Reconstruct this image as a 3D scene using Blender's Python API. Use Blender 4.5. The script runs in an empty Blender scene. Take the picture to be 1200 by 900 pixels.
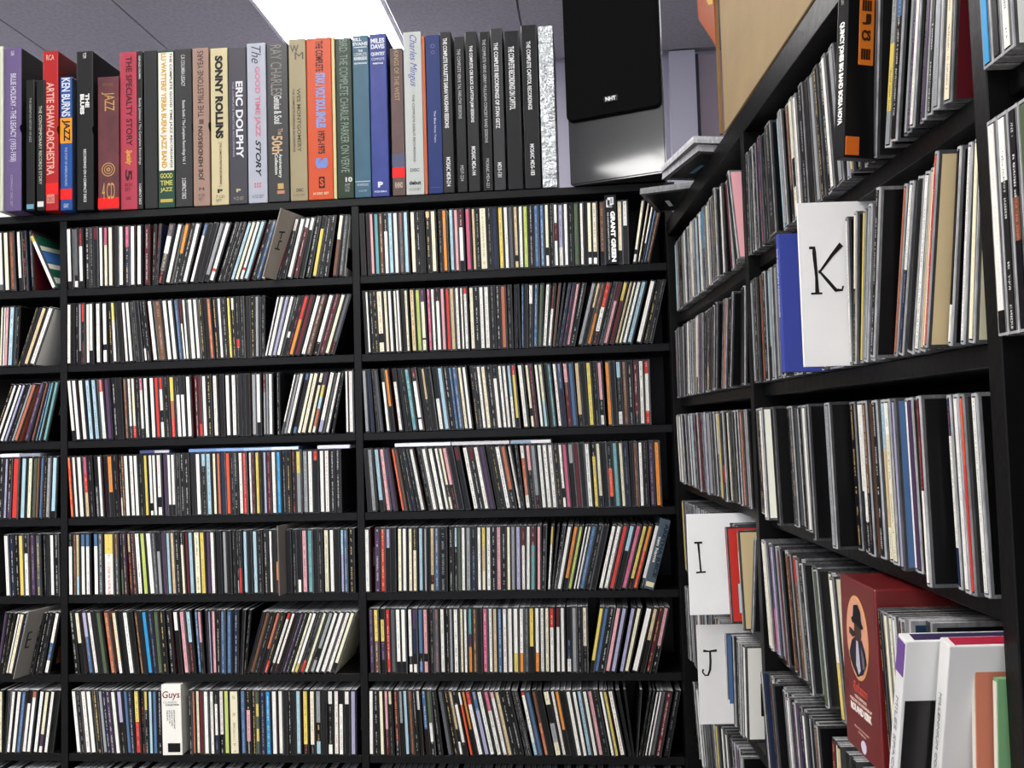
import bpy, bmesh, math, random, re
from mathutils import Matrix, Vector, Euler
rnd = random.Random(11)
MM = 0.001
SC = bpy.context.scene
COL = SC.collection

# ---------------------------------------------------------------- camera
cam_d = bpy.data.cameras.new('camera')
cam = bpy.data.objects.new('camera', cam_d)
COL.objects.link(cam)
cam_d.sensor_width = 36.0
cam_d.lens = 36.0 * 1000.93599 / 1200.0
cam_d.clip_start = 0.02
cam_d.clip_end = 40.0
pitch, roll, yaw = 0.04882, 0.02828, 0.08806
def rotm(p, r, y):
    rz = Matrix.Rotation(y, 3, 'Z'); rx = Matrix.Rotation(p, 3, 'X'); ry = Matrix.Rotation(r, 3, 'Y')
    return rz @ rx @ ry
Rm = rotm(pitch, roll, yaw)
right, fwd, up = Rm.col[0], Rm.col[1], Rm.col[2]
M4 = Matrix.Identity(4)
for i in range(3):
    M4[i][0] = right[i]; M4[i][1] = up[i]; M4[i][2] = -fwd[i]
M4.translation = Vector((1058.18779, -1641.73729, -304.21035)) * MM
cam.matrix_world = M4
SC.camera = cam

# ---------------------------------------------------------------- world, lights, exposure
SC.view_settings.view_transform = 'Standard'
SC.view_settings.look = 'None'
SC.view_settings.exposure = 1.15
SC.view_settings.gamma = 1.0
SC.view_settings.use_curve_mapping = False
world = bpy.data.worlds.new('room_light')
SC.world = world
world.use_nodes = True
world.node_tree.nodes['Background'].inputs[0].default_value = (0.86, 0.90, 1.0, 1)
world.node_tree.nodes['Background'].inputs[1].default_value = 0.95
PANEL_EMIT = 10.0

# CD tables: bay key, then per case: position, lean, width, spine colours from the top, protrusion, cover
CDS = '''
B00 -132.2,-2,10.4,w9g,0 -119,-2.2,10.4,c,0 -106.2,-2.4,10.4,O,0 -89.6,-2.7,8.7,w8k,0 -80.2,-2.8,8.7,k,0 -64.7,-3.1,5.6,g8k,0
B01 -135.1,1.8,5.6,c,0 -129.3,2,4.2,w,0 -123,2.2,7.9,p,0 -113.1,2.5,10.4,s,0 -101.6,2.8,5.6,k,0 -95.7,18.7,4.8,k,0 -88.1,19.1,8.1,d,0 -78.5,19.5,9.5,t,0 -66.7,20.1,10.4,w,0
B02 -151.1,19.8,7,k,0 -143.4,19.8,7,w,0 -133.4,19.8,7.6,w,0 -125,19.8,6.4,l,0 -116.7,19.8,6.4,d,0 -109,19.8,6.1,G,0 -101.1,19.8,8.4,m,0 -80.1,17,9.8,P,0 -66.1,15.5,5.4,O,0 -58.4,14.8,3.9,b,0 -50.3,13.9,5.6,a,0 -40.4,12.8,8.1,a,0
B03 -135.3,2.3,8.8,d,0 -126.2,2.3,6.8,l,0 -118.5,2.3,8.1,k5P,0 -104.4,2.3,12.5,r,0 -87,2.3,10.4,s,0 -73.3,2.3,9.4,c,0 -63.6,2.4,6.4,e,0 -56.6,2.4,6.5,O,0 -48.3,2.4,5.8,b,0 -42,2.4,5.1,k,0 -35,2.4,8.4,G,0 -22.7,2.4,10.4,s9k,0
B04 -116.5,-2.7,10.2,w,0 -104.6,-2.5,8.4,B,0 -96,-2.3,8.4,k,0 -86.1,-2,10.2,y,0 -75.3,-1.8,10.2,d3w,0 -63.7,-1.6,10.2,P,0 -50.2,-1.5,10.2,g,0 -38.9,-1.3,7.8,k,0 -30.9,-1.3,7.6,d,0 -21.9,-1.2,8.9,w,0 -12.6,-1.1,9.2,k,0
B05 -140.4,8.4,6.4,P,0 -133.6,9.8,4.9,k,0 -127.1,11.1,4.5,d,0 -121.6,12.2,5.8,w,0 -112,12.4,9.5,c,0 -102,12.5,9.5,B,0 -69,12.3,7.8,k,0 -60.1,12,7,k,0 -51.3,11.8,8.6,d,0 -38.1,11.4,9.6,w5b8w,0
B06 -133.5,0.6,8.1,c,0 -125.2,3.3,7,k,0 -117.2,5.8,8.3,w,0 -105.3,6.1,9.5,w,0 -94.9,6.3,9.5,b,0 -85.2,6.5,9.5,k2w,0 -75.1,6.7,9.5,m1w,0 -60.3,7,9.5,w,0 -48.5,7.3,9.5,c7P9w,0 -37.9,7.5,8.5,w,0 -29.1,7.7,8.5,k,0
B10 17.1,-1.4,10.3,w9k,0 30.3,-1.2,9.6,g8k9w,0 40.2,-1.1,9.6,R3w9k,0 53.7,-0.9,10.3,d,0 64.2,-0.8,8.9,k,0 73.4,-0.7,9,R2k,0 84.5,-0.6,8.3,w,0 93.1,-0.5,8.3,q3c,0 103.5,-0.4,10.3,c,0 115,-0.3,10.3,d,0 126.4,-0.1,10.3,w,0 138.1,-0,10.3,q35B,0 149.2,0.1,10.3,w,0 163.5,0.3,10.3,w,0 179.1,0.5,10.3,R,0 191.7,1.8,6.7,k,0 198.7,4.5,5.4,d,0 207.9,12.3,12.4,g2w5g8k,0 223.4,13,10.3,w,0 238.1,13,9.4,o5k,0 248,14.4,9.4,d,0 258.8,14.4,10.3,w,0 272.2,15.2,8,b2w,0 280.7,15.7,8,k,0 291.4,16.3,10.3,k,0 303.5,17,10.3,G9k,0 314.7,17.6,10.3,w80r85w,0 329.8,17.9,8.7,k,0 339.2,18.1,5.2,d,0 345.5,18.3,6.2,k,0 356.5,18.5,8.7,s,0 366.3,18.4,8,c,0 376.2,18.2,8.3,w8r85w,0 386,18.1,9.1,s,0 400.7,17.9,8.7,k,0 410.4,17.7,7.4,b,0 419.6,17.6,8.3,w,0 451.3,15.6,8.8,R8k,0 462.3,14.9,8.8,w2k,0 474.3,14.5,10.1,w,0 487.1,13.6,9,w15R,0 498.5,12.8,9.1,w2kR,0 513,11.7,10.3,k,0 526.8,10.7,9.7,k2y,0 538.7,9.9,8.1,k,0 549,9.2,8.6,d,0 567.8,7.9,9.8,c4O,0 579.7,7.1,9.8,g,0
B11 13.4,0.2,8.9,w,0 22.9,0,5.8,k,0 29.6,-0.1,6.2,d,0 38,-0.2,6,G8k,0 44.7,-0.3,6.1,r3k,0 53.1,-0.4,8.2,w,0 62.1,-0.5,8.8,w8k,0 76.5,-0.7,10.3,w,0 89.9,-0.9,10.2,w7k8w,0 102.5,-1.9,8,k,0 112.5,-2.7,8.1,y3w,0 125.3,-3.3,9,k,0 135.7,-3.8,7.6,w,0 145,-4.2,8.6,w,0 158.1,-4.8,7.7,d,0 166.5,-5,7.7,k,0 176.5,-5.3,6.1,k8w,0 183.2,-5.4,6.1,k,0 197.6,-5.8,10.3,w,0 211.7,-5.6,14.4,O,0 227.7,-5.4,10.3,w,0 238.3,-5.3,10.3,w,0 249.5,-5.2,8.3,b,0 258.1,-5.1,5.4,R4w,0 264.4,-3.9,6.6,w,0 277.3,-3.8,10,w,0 287.6,-3.8,8.6,w,0 296.5,-3.8,8.7,k,0 306.2,-3.8,8.3,k,0 314.8,-3.8,8.5,m,0 326,-3.4,9,k,0 335.3,-3.1,7.6,w,0 343.7,-2.8,8.2,d,0 352.9,-2.5,7.1,y,0 360.4,-2.1,7.3,c2k,0 369.4,-1.5,8.7,d7r85k,0 378.4,-1,8.8,d,0 389.1,-0.5,10.3,d,0 399.7,-0,8.2,k,0 408.2,0.4,8.2,G,0 417.9,0.8,5.9,d,0 424,13,5.2,w,0 431.7,13.5,8.4,w,0 441.1,14.1,7.9,l,0 449.9,14.7,8.7,w,0 460.2,15.3,7.4,k6w7k,0 468.2,15.8,6.4,kR,0 476.4,16.4,8.9,r4o,0 487.4,16.4,10.3,Rk,0 500,16.4,10.3,w,0 511,16.4,10.3,O,0 525.1,16.4,10.3,w8k,0 537.2,16.8,10.3,R,0 548.7,17.1,9,c,0 558.3,17.4,9,g8k,0
B12 24.9,-5.1,9.5,w85k,0 34.7,-5,9.5,w,0 47.7,-4.8,10.3,w,0 60.1,-4.6,10.3,s,0 73.7,-4.4,10.3,s,0 87.7,-4.2,10.3,r2w,0 100.4,-3.8,10.3,P,0 113,-3.4,10.3,k,0 124.1,-3,10.3,k,0 135.8,-2.7,7.9,O,0 144,-2.6,7.7,w8k,0 153.1,-2.6,7.8,c8r,0 161.2,-2.6,6.9,d,0 169.4,-2.6,7.9,q2w85k,0 178.2,-2.6,9.2,w,0 191.5,-2.5,10.3,w,0 202.8,-2.5,8.5,r,0 211.6,-2.5,8.5,r2w55k75w,0 222,-2.5,10.3,k,0 234.9,-2.4,10.3,y4m7r,0 246.2,-2.4,9.7,d3w,0 256.2,-2.4,9.7,d3w,0 268,-2.1,10.3,w,0 282.3,-1.9,7.7,R,0 290.3,-1.8,7.4,R8r,0 299.2,-1.7,9.1,w,0 308.7,-1.6,9.5,k,0 322.6,-1.5,10.3,w,0 334.1,-1.3,10.3,k,0 348,-1.2,10.3,w,0 360.6,-1,10.1,w,0 371,-0.9,8.1,d,0 379.4,-0.7,6.8,d,0 387.3,-0.6,8.4,k,0 399.8,-0.4,9.5,G,0 409.5,-0.3,9.5,w8k,0 420.2,-0.2,6,R3G,0 426.5,-0.1,4.9,G,0 433.4,-0,8.4,w,0 448.4,0.1,5.6,d,0 454.3,14,4.2,w8g,0 461,13.9,6.3,G,0 469,13.8,8.3,w,0 479.5,13.7,8.8,b1k9b,0 489.1,13.6,8.1,c,0 498.7,13.5,9.5,c,0 509.5,13.4,8.2,c15k2c,0 518.4,13.3,8.2,P2y4s6m9c,0 532.6,13.1,10.3,w8l,0 545.3,13,6.9,w,0 556.7,11.2,4.5,k,0 587.5,-0.1,6.2,w,0 595.7,-0,9.7,w,0
B13 20.7,-3.6,7.8,f,0 28.8,-3.5,7.8,w,0 41.7,-3.4,10.2,w,0 52.4,-3.3,8.8,q3r6t,0 61.4,-3.3,8.8,k,0 74.9,-3.2,7.8,k5g,0 83,-3.1,7.8,w,0 95.2,-3,10,k,0 105.4,-2.9,9.9,o6d,0 115.7,-2.9,7.7,k,0 123.7,-2.8,4.8,k7w,0 129.5,-2.8,5.9,O,0 137.5,-2.7,9.6,w,0 148,-2.6,9.3,w,0 157.6,-2.6,9.3,w,0 167.7,-2.4,8.3,k,0 176.3,-2.3,8.3,y,0 186.7,-2.2,8.3,w8k93w,0 195.2,-2.1,8.3,w,0 205.6,-1.9,10.2,w7k87w,0 216.7,-1.8,8.6,P,0 225.5,-1.7,7.5,w83k,0 234,-1.5,8.6,w83k,0 243.4,-1.4,8,k,0 251.9,-1.3,7.7,k,0 260.7,-1.2,9.4,d,0 274,-1.6,10.2,d,0 285.7,-1.6,10.2,w,0 296.7,-1.5,10.2,s2d,0 307.7,-1.5,10.1,s,0 318.1,-1.4,7.6,c,0 326,-1.4,7.6,m,0 335.4,-1.3,9.8,B,0 345.5,-1.3,9,f,0 354.9,-1.2,6.6,d,0 362.1,-1.2,7.3,k,0 371.5,-1.2,9.1,w,0 380.8,-1.1,9.1,r,0 390.8,-1.1,6.3,w,0 397.4,-1.1,6.2,R,0 405.8,-1,8.1,y,0 414.2,-1,6.2,k,0 421.4,-0.9,6.5,l,0 429.2,-0.9,8.6,R,0 439.1,-0.9,9,w,0 448.4,-0.8,9,u,0 459.5,-0.7,9.6,k,0 469.4,-0.7,8.8,k,0 478.7,-0.6,9.3,d,0 489.5,-0.6,10.2,y35G,0 501.8,-0.5,9.9,G,0 512,-0.4,9.9,w,0 523.4,-0.3,10.2,r15k,0 534.7,-0.3,10.2,w,0 545.4,-0.2,9.9,w,0 555.6,-0.1,9.9,d,0 567.8,-0.1,10.2,d,0
B14 15,-0.6,9.6,k2w,0 25,-0.6,7,O,0 32.6,-0.6,7.6,t7s,0 42.1,-0.7,9.6,b2w,0 52,-0.7,9.6,b2w,0 68.8,-0.8,10.2,b2w,0 79.3,-0.8,10.2,g,0 98.3,-0.9,19.6,y33w,0 114.5,-1.6,8.3,O4g,0 124.8,-2.1,6.3,d6e,0 132.3,-2.5,6.7,P,0 143.6,-3,5.9,t3R,0 150.5,-3.3,5.9,R,0 161.2,-3.7,10.4,w,0 173.3,-4,10.3,Y,0 186.4,-4.4,11.1,w,0 196.5,-3.9,7.5,g,0 205,-3.4,8.9,k3G,0 214.7,-2.9,8.2,P,0 223.3,-2.4,7.5,s,0 232,-2.5,7.9,t,0 240.8,-2.6,8.8,k,0 252.5,-2.7,7.6,k2c,0 260.3,-2.4,7,R,0 268.8,-2.2,9.5,s,0 281.5,-2,12.4,c,0 293.1,-1.9,10.4,y,0 304.4,-1.7,8.9,P,0 313.5,-1.5,8.9,w,0 325.6,-1.5,10.4,k,0 337.3,-1.4,8.6,G,0 346.2,-1.4,8.4,k,0 355.6,-1.3,6.6,k,0 362.6,-1.3,4.8,k8G,0 368.9,-1.2,7.3,k6r,0 378.4,-1.2,8.6,s,0 387.2,-1.1,8.6,k,0 399.1,-1.1,9.8,s,0 409.2,-1,9.8,k,0 420.2,-1,9.2,d,0 429.6,-0.9,6.5,w,0 436.8,-0.9,5.5,d,0 443.7,-0.8,7.3,k5o8R,0 465.6,-0.7,10.4,k,0 478.1,-0.7,9.1,k,0 487.4,-0.6,9.1,k8w,0 497.7,-0.6,10.4,p,0 509.2,-0.5,10.4,a,0 520.1,-0.4,9.1,k,0 529.4,-0.4,9.1,k,0 541.2,-0.3,10.4,c,0 552,-0.3,9.6,w,0 561.9,-0.2,9.6,k,0 572.8,-0.2,6.9,s4l,0 579.9,-0.1,6.9,b,0 591.3,-0.1,10.4,k,0
B15 26.8,-5.8,10.3,k,0 42.3,-6.6,10.3,c5k,0 57.1,-7.3,10,l4b,0 68.8,-7.9,9.1,w,0 78.4,-7.8,9.4,d,0 88.9,-7.6,10.3,e,0 103.3,-7.5,10.3,m,0 121.5,-7.2,9.2,c8w,0 131,-7.1,9.2,k,0 143.7,-7,10.4,w,0 153.6,-6.9,8.7,k,0 165.4,-6.8,6.7,O,0 172.3,-6.7,6.7,d,0 181.2,-6.6,9.9,u,0 191.5,-5.7,9.8,B,0 201.7,-4.8,10.1,e,0 212.5,-3.9,10.3,k,0 226.6,-4.3,10.3,k,0 243,-4.7,10.3,w3k,0 255.5,-5,10.3,p,0 268.9,-4.9,10.3,s5d,0 282.1,-3.9,7,b,0 289.3,-3.3,7,p5k,0 300.1,-2.4,5.6,k,0 305.9,-2,4.5,l,0 312.6,-1.4,7.6,p,0 321.3,-0.7,8,k,0 330,-0,8.9,b,0 343.2,0.4,10.3,b,0 356,0.7,9.2,B,0 365.4,3.6,6.4,k,0 372.5,5.8,4.6,k,0 378.4,16.1,6.1,k,0 386.8,16.6,8.8,O,0 396.6,17,9,k,0 406.7,17.5,7.6,m6k,0 415.2,18.2,7.5,d8r,0 424.5,19,8.2,r1w85k,0 433.8,19.1,7,w85k,0 442.1,19.1,6.5,k,0 450.2,19.1,6.7,P,0 458.5,19.2,7.7,k,0 467.7,19.2,7.2,c,0 476,19.3,8,w85y,0 487.1,19.4,7.6,d8r,0 495.4,19.4,7.6,c,0 507.7,19.5,9.3,G6k8G,0 517.8,19.5,9.3,w,0 529.1,19.6,10.3,w,0 540.7,19.7,8.9,w,0 550.5,19.7,8.9,c85k,0
B16 30.8,-5.5,9.5,w,0 40.6,-5.5,9.5,k,0 51.4,-5.5,10.4,w,0 62.5,-5.6,10.4,w,0 75,-5.6,10.4,d,0 86.4,-5.6,8.5,G,0 95.1,-5.6,7.9,B,0 104.2,-5.6,9.7,P,0 115.5,-5.6,10.3,w,0 126.1,-4.9,10.3,l5k,0 136.7,-4.3,8.2,b,0 145.2,-3.7,8.2,B,0 155.2,-2.5,10.4,y5r,0 166.6,-2,7.4,k,0 174.2,-1.7,6.9,y3k,0 182.8,-1.3,7.9,s,0 191.3,-1.1,8.5,b,0 201.7,-0.8,9.5,-k,0 263.5,-1.2,6.7,d,0 270.5,-1.1,5.5,m,0 277.8,-1.1,7.5,c,0 286.4,-1.1,8.9,R,0 296.2,-1,10.2,w,0 307.9,-1,8.6,w,0 316.7,-1,8.1,d2w7B,0 325.9,-0.9,9.5,w7k,0 336,-0.9,10.2,Y,0 352,-0.8,18.7,c,0 369.3,-0.8,10.4,b,0 380.9,-0.7,10.1,k3p8k,0 391.3,-0.7,7.5,k,0 399.1,-0.7,7.7,e2y4e6y8e,0 410.1,-0.6,10.4,B,0 421,-0.6,10.4,u,0 432.8,-0.5,10.4,w,0 444.3,-0.4,9.7,w,0 454.2,-0.3,8.1,d,0 462.9,-0.3,6.8,k,0 470.7,-0.2,7.9,d,0 479.9,-0.2,10.1,s,0 493.8,-0.1,10.4,y85k,0 507.7,0,10.4,c85k,0 519.4,0.1,10.4,G5k8s,0 530.8,0.2,10.4,d,0 543.1,0.3,10.4,w2k85w,0 554.5,0.4,9.9,w,0 564.6,0.5,9.9,k2w,0 576.2,0.5,10.4,w2k,0 588.1,0.6,10.4,l,0
B20 625.7,-1.2,10.1,d,0 638.2,-1.2,7.5,d,0 646,-1.2,7.4,p,0 654.8,-1.1,9.4,a,0 664.5,-1.1,8.7,O,0 673.7,-1.1,9.1,d3w,0 683.9,-1.1,9.4,s,0 693.6,-1.1,9.4,w,0 704.6,-1.1,9.7,g,0 714.6,-1,9.7,s,0 728.1,-1,9.9,c,0 738.3,-1,7.9,k,0 746.5,-1,8.1,d,0 758.3,-1,10.1,t1d,0 768.7,-0.9,10.1,c,0 782.1,-0.9,8.8,d,0 791.2,-0.9,8.8,o,0 804.8,-0.9,8.8,s,0 813.8,-0.9,8.8,p,0 823.9,-0.8,10.1,R3w85k,0 837.5,-0.8,10.1,q,0 848.4,-0.8,7.4,t,0 856,-0.8,6.7,k,0 867.4,-0.8,14.5,c,0 879.6,-0.7,9.4,k,0 889.9,-0.7,10.1,B,0 901.8,-0.7,10,y,0 912,-0.7,9.2,w,0 921.5,-0.7,8.8,g,0 930.9,-0.6,8.6,t8k9t,0 939.9,-0,8.7,w,0 949.4,0,9.7,Y,0 960,0,9.8,k,0 970,0.1,9.8,b,0 981.2,0.1,9.2,b,0 990.6,0.1,8.2,c7k83w,0 999.4,0.2,7.5,k,0 1007.7,0.2,8.3,w3R6w,0 1017,0.2,9.9,l7w,0 1027.3,0.2,8.8,w,0 1036.4,0.3,8.8,k,0 1047.2,0.3,10,e,0 1057.4,0.3,7,w,0 1064.7,0.4,6.3,k,0 1072.5,0.4,9,c8k9w,0 1082.7,0.4,10.1,c8k9w,0 1096.7,0.5,10.1,O8k,0 1130.6,0.6,10.1,c8k,0 1141,0.6,10.1,w4d,0 1156.3,9.6,7.3,c8k88w,0 1164.1,11.2,4.6,c,0 1169.9,12.4,4.2,w7k,0 1175.7,13.1,4.4,b,0 1181.7,13.9,6.7,O,0
B21 629,-2.1,6,k,0 635.2,-2.1,5.6,w,0 643.2,-2.1,7.2,d,0 650.8,-2,7,k,0 660.7,-2,12.3,c7k85c,0 672.6,-2,8.2,c,0 681.1,-1.9,8,w,0 690.4,-1.9,6.7,w,0 697.4,-1.9,6.5,w,0 705.9,-1.8,6.6,k,0 712.9,-1.8,7,c,0 725.5,-1.7,10.1,t,0 735.8,-1.6,9.4,Y,0 745.6,-1.6,9.7,P2c8k83c,0 757.1,-1.5,7.8,q,0 765.1,-1.4,7.8,w,0 775.2,-1.4,9.2,d2w,0 784.6,-1.3,8.4,p,0 793.8,-1.2,8.5,r,0 802.9,-1.2,9.3,t,0 813.2,-1.1,8.1,w,0 821.5,-1,6.3,w,0 829,-1,8.1,r1w,0 840.9,-0.9,9.4,c,0 850.6,-0.8,9,d,0 860.2,-0.7,9.7,w,0 870.4,-0.7,10.2,w,0 881.4,-0.6,10.2,d,0 891.9,-0.5,9.8,d,0 902,-0.4,10,m,0 913.8,-0.3,8.9,k,0 922.9,0.8,5.1,d,0 931.1,-0.3,4.1,d,0 936.9,1.2,4.5,b,0 942.8,1.6,6.6,d,0 952,2,9.3,w3d,0 961.5,2.4,7.7,b,0 969.9,3.5,8.1,e,0 979.2,4.8,8.5,w,0 988.2,6.1,7,d4w,0 996,7.2,4.9,O,0 1001.9,8.9,4.3,d,0 1007.9,10.6,6.3,B,0 1016.1,10.8,7.1,B,0 1023.9,11,6.9,p,0 1032.3,12.3,9.1,k,0 1046.9,14.6,8.6,G,0 1056,14.7,6.7,t4k,0 1063.9,14.8,8.1,O5o,0 1074.8,14.9,10.4,r4w8k,0 1085.9,15.1,8.8,k,0 1095.3,15.2,8.8,R3p,0 1106.4,15.4,8.8,y3R,0 1115.8,15.5,6.2,t,0 1123.1,15.6,6.3,c,0 1131.3,15.7,8.2,w,0 1141.4,15.4,9.5,s,0 1158.9,14.9,10.4,w,0 1171.2,14.5,8,k,0 1180.3,14.2,8,k,0
B22 626.8,-2.1,8.5,G,0 637.7,-3,7,B,0 647.6,-3.9,5.7,k,0 655.6,-4.6,6.8,g,0 670.2,-5.1,7.8,d2w,0 678.9,-5.4,7.8,o6k,0 694.6,-6,8.5,d2w,0 704.2,-6.3,5.8,k,0 711.4,-6.6,7,k,0 722.4,-7,10.3,a,0 735.3,-6.8,10.3,R15k2w8k83w,0 746.2,-6.6,6.5,k,0 753,-6.5,6.5,t5k,0 762.5,-6.4,10.3,k,0 774.8,-6.2,10.3,k5w,0 785.7,-6,10.3,s,0 796.5,-5.9,8.4,k,0 805.2,-5.8,7.1,b,0 813.3,-5.6,8.6,b,0 823.6,-5.5,8.3,c,0 832.2,-5.3,8.3,w,0 845.2,-5.1,6.4,d,0 851.9,-5,5.4,d,0 859.1,-4.8,7.8,w,0 868,-4.7,9.3,c,0 878.7,-4.5,9.6,d,0 888.6,-4.3,9.6,k2w,0 898.8,-4.1,7.7,w,0 906.8,-3.9,7.8,w,0 916.1,-3.8,7.7,s5w,0 924.1,-3.6,7.7,r15y85k,0 939.6,-4.5,10.3,w,0 952.4,-4.5,7.2,c7k83c,0 959.8,-4.5,7.2,R,0 970.2,-4.4,7.7,w,0 978.2,-4.4,7.7,c6s,0 987.9,-4.3,6.1,k,0 994.3,-4.1,6.1,a,0 1004.8,-4,8,w,0 1013,-3.7,8,b4B,0 1023.9,-3.3,9.7,p3R,0 1033.8,-3,9.7,b,0 1045.3,-2.6,9.7,t83k,0 1055.2,-2.3,9.7,k,0 1065.8,-1.9,10.3,y,0 1076.8,-1.8,9.3,k,0 1086.4,-1.7,9.3,p6k85w,0 1100.8,-1.5,8.9,o,0 1110,-1.3,8.9,k,0 1121,-1.1,10.3,s25d8w,0 1131.6,-0.9,9.8,O,0 1141.6,-0.7,9.8,k,0 1152.1,-0.4,9.7,R85k,0 1162,-0.1,9.6,w,0 1172.1,0.1,10.2,r2w8r,0
B23 628.4,-2.7,8.9,d,0 638.9,-3.3,8.9,G,0 653.5,-4.6,10.3,s83k,0 666.8,-5.8,9.3,p,0 679.5,-7.2,9.3,P,0 695.4,-8.9,5.9,f,0 702,-9.1,5,O,0 709.8,-9.3,6.4,k,0 717.6,-9.6,6,B,0 725.6,-9.8,6.9,k,0 734.3,-10.1,8.5,w,0 749.4,-10,9.2,k,0 759.1,-9.9,9.2,w,0 772,-9.8,10,w,0 782.5,-9.8,7.8,w,0 790.7,-9.7,6.9,c6k8c,0 798.9,-9.7,8.9,p6k,0 809.9,-9.6,10.3,k,0 822.2,-9.5,10.3,R2k,0 838.6,-9.4,10.3,w,0 849.5,-9.4,9.7,R2k,0 859.6,-9.3,9.7,w,0 870,-9.2,10.3,P,0 882.2,-9.2,7.8,k,0 890.3,-9.1,7.8,k,0 901.2,-9.1,10.3,w,0 912,-9,10.3,m7k,0 922.9,-8.9,5.6,w,0 928.7,-5.2,5.6,k,0 939.2,-4.5,9.8,w2m8w,0 949.3,-4.2,9,p4k,0 958.8,-3.9,9.5,G8k,0 970.3,-3.5,9.7,w,0 980.3,-3.4,9.7,w,0 990.6,-3.3,9.4,w,0 1000.3,-3.2,8.2,d,0 1009.1,-3.1,7.4,w7k85w,0 1017.3,-3,8.5,q,0 1028,-2.8,9.9,G3k,0 1038.2,-2.6,9.6,R,0 1048.3,-2.3,9.7,k,0 1058.4,-2.1,10,w,0 1069.9,-1.9,8.6,k2y,0 1078.8,-1.9,8.6,c83k,0 1089.6,-1.9,10,k,0 1099.9,-1.9,10,k4f85k,0 1110.4,-1.8,10.3,a,0 1121.2,-1.8,8.2,c,0 1129.7,-1.5,7.9,B,0 1138.9,-1.1,7.2,k,0 1146.5,-0.8,7.4,O,0 1155.7,-0.4,8.4,w,0 1164.5,-0.5,8.4,k,0 1175.9,-0.5,10.3,P,0 1187.1,-0.6,10.3,o,0
B24 623,-0,10,w,0 641.8,0.5,12,P,0 652.7,0.5,9.2,r,0 663.5,0.5,9.2,l3k,0 673,0.6,9.2,k,0 685.7,0.6,9.2,c,0 695.1,0.6,9.2,w,0 706.7,0.6,8.6,c,0 715.6,0.6,8.6,d35c,0 726.9,0.6,9.2,s,0 736.3,0.7,5.4,G,0 742.2,0.7,5,k,0 749.2,0.7,8.1,t75k9t,0 758.3,0.7,9.1,b,0 770.7,0.7,15.1,k,0 785.9,0.7,9.1,k,0 795.3,0.8,6.6,s3k,0 802.5,0.8,6.1,e,0 809.9,0.8,8.4,w,0 820,0.8,9.6,G,0 829.9,0.8,9.6,k4B,0 840.5,0.8,8.5,w,0 849.3,0.9,8.5,y3t7c,0 859.1,0.9,9,w,0 868.4,0.9,9,k,0 878.4,0.9,9.5,p,0 888.2,0.9,8.8,k,0 897.4,0.9,7.9,c,0 905.9,1,8.5,G,0 915.9,1,9.5,l,0 925.6,1,8.2,R3w,0 934.3,1.6,8.3,w,0 943.6,1.6,9.7,R3a,0 954.5,1.6,7.7,p,0 962.5,3.1,7.7,k,0 973.1,5,5.4,y3w,0 978.8,7.4,3.8,k,0 984.5,9.8,6.4,k,0 992.7,11.4,9.1,w,0 1003.6,12,8.5,o83k,0 1012.5,12.4,7.5,Y,0 1021.2,12.8,5.1,w,0 1027,13.1,5.7,w,0 1035.6,13.3,10,b,0 1046.8,13.5,9.5,k,0 1056.8,13.7,9.5,k,0 1071.3,14,9.1,w,0 1081,14.2,9.1,w,0 1092,14.5,10,r,0 1103.9,14.8,10,s4k,0 1115.3,15.3,10,q,0 1126.1,15.7,8.8,y85k,0 1135.6,16,8.8,o4f,0 1149,15.9,10,w85k,0
B25 628,-0.6,9.5,P,0 637.8,-0.6,9.5,y5O,0 650.8,-0.5,9.5,k15y5P8k,0 660.6,-0.5,9,r,0 670.3,-0.4,9.9,g,0 680.8,-0.4,10,w83k,0 691.1,-0.3,10,w83k,0 703.8,-0.3,9.1,w75k88w,0 713.2,-0.2,9.1,P3B7k87w,0 724.3,-0.2,9.7,b7k83b,0 734.2,-0.1,9.7,p7k83p,0 745.8,-0.1,9.4,d,0 755.4,-0,9.4,g,0 766.4,0,9.4,w,0 776,0.1,6.3,k,0 782.9,0.1,7,G,0 793,0.1,10.2,w,0 803.4,0.2,7,c,0 811.1,0.2,7.3,w,0 819.8,0.3,8.2,a4P6o,0 828.6,0.3,8,O,0 837.6,0.3,9.5,k,0 848.5,0.4,10.1,q,0 858.8,0.4,8.3,w,0 867.5,0.5,8.4,t,0 877,0.5,9.1,b,0 886.5,0.5,9.3,w,0 896.5,0.6,10.3,w,0 907.4,0.6,10.1,w7y,0 917.8,1,9.2,w7o,0 927.3,1,9.1,g,0 937.2,0.9,10,y6k,0 947.6,0.9,9.2,w7o,0 957.2,0.9,8.4,w,0 966.4,0.9,8.8,c,0 975.9,0.9,9.7,r3w,0 987.2,0.9,8.6,R3w,0 996.1,0.8,8.6,w,0 1008,0.8,10.1,k5B8w,0 1018.4,0.8,9.6,G,0 1028.4,0.8,9.2,k,0 1038.2,0.8,9.7,c6k,0 1049.1,10.9,8.7,y83k,0 1058.2,11.2,8.7,b,0 1068.1,11.5,10.4,k,0 1079.5,11.8,9.8,p,0 1089.7,12.1,9.8,l,0 1105.1,12.5,8.9,l,0 1114.5,13.5,8.9,c,0 1130.1,15,12.2,w,0 1143.2,14.3,9,t5k,0 1154.6,13.7,8.8,R,0 1165.5,13.2,9.2,p6k,0
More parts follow.
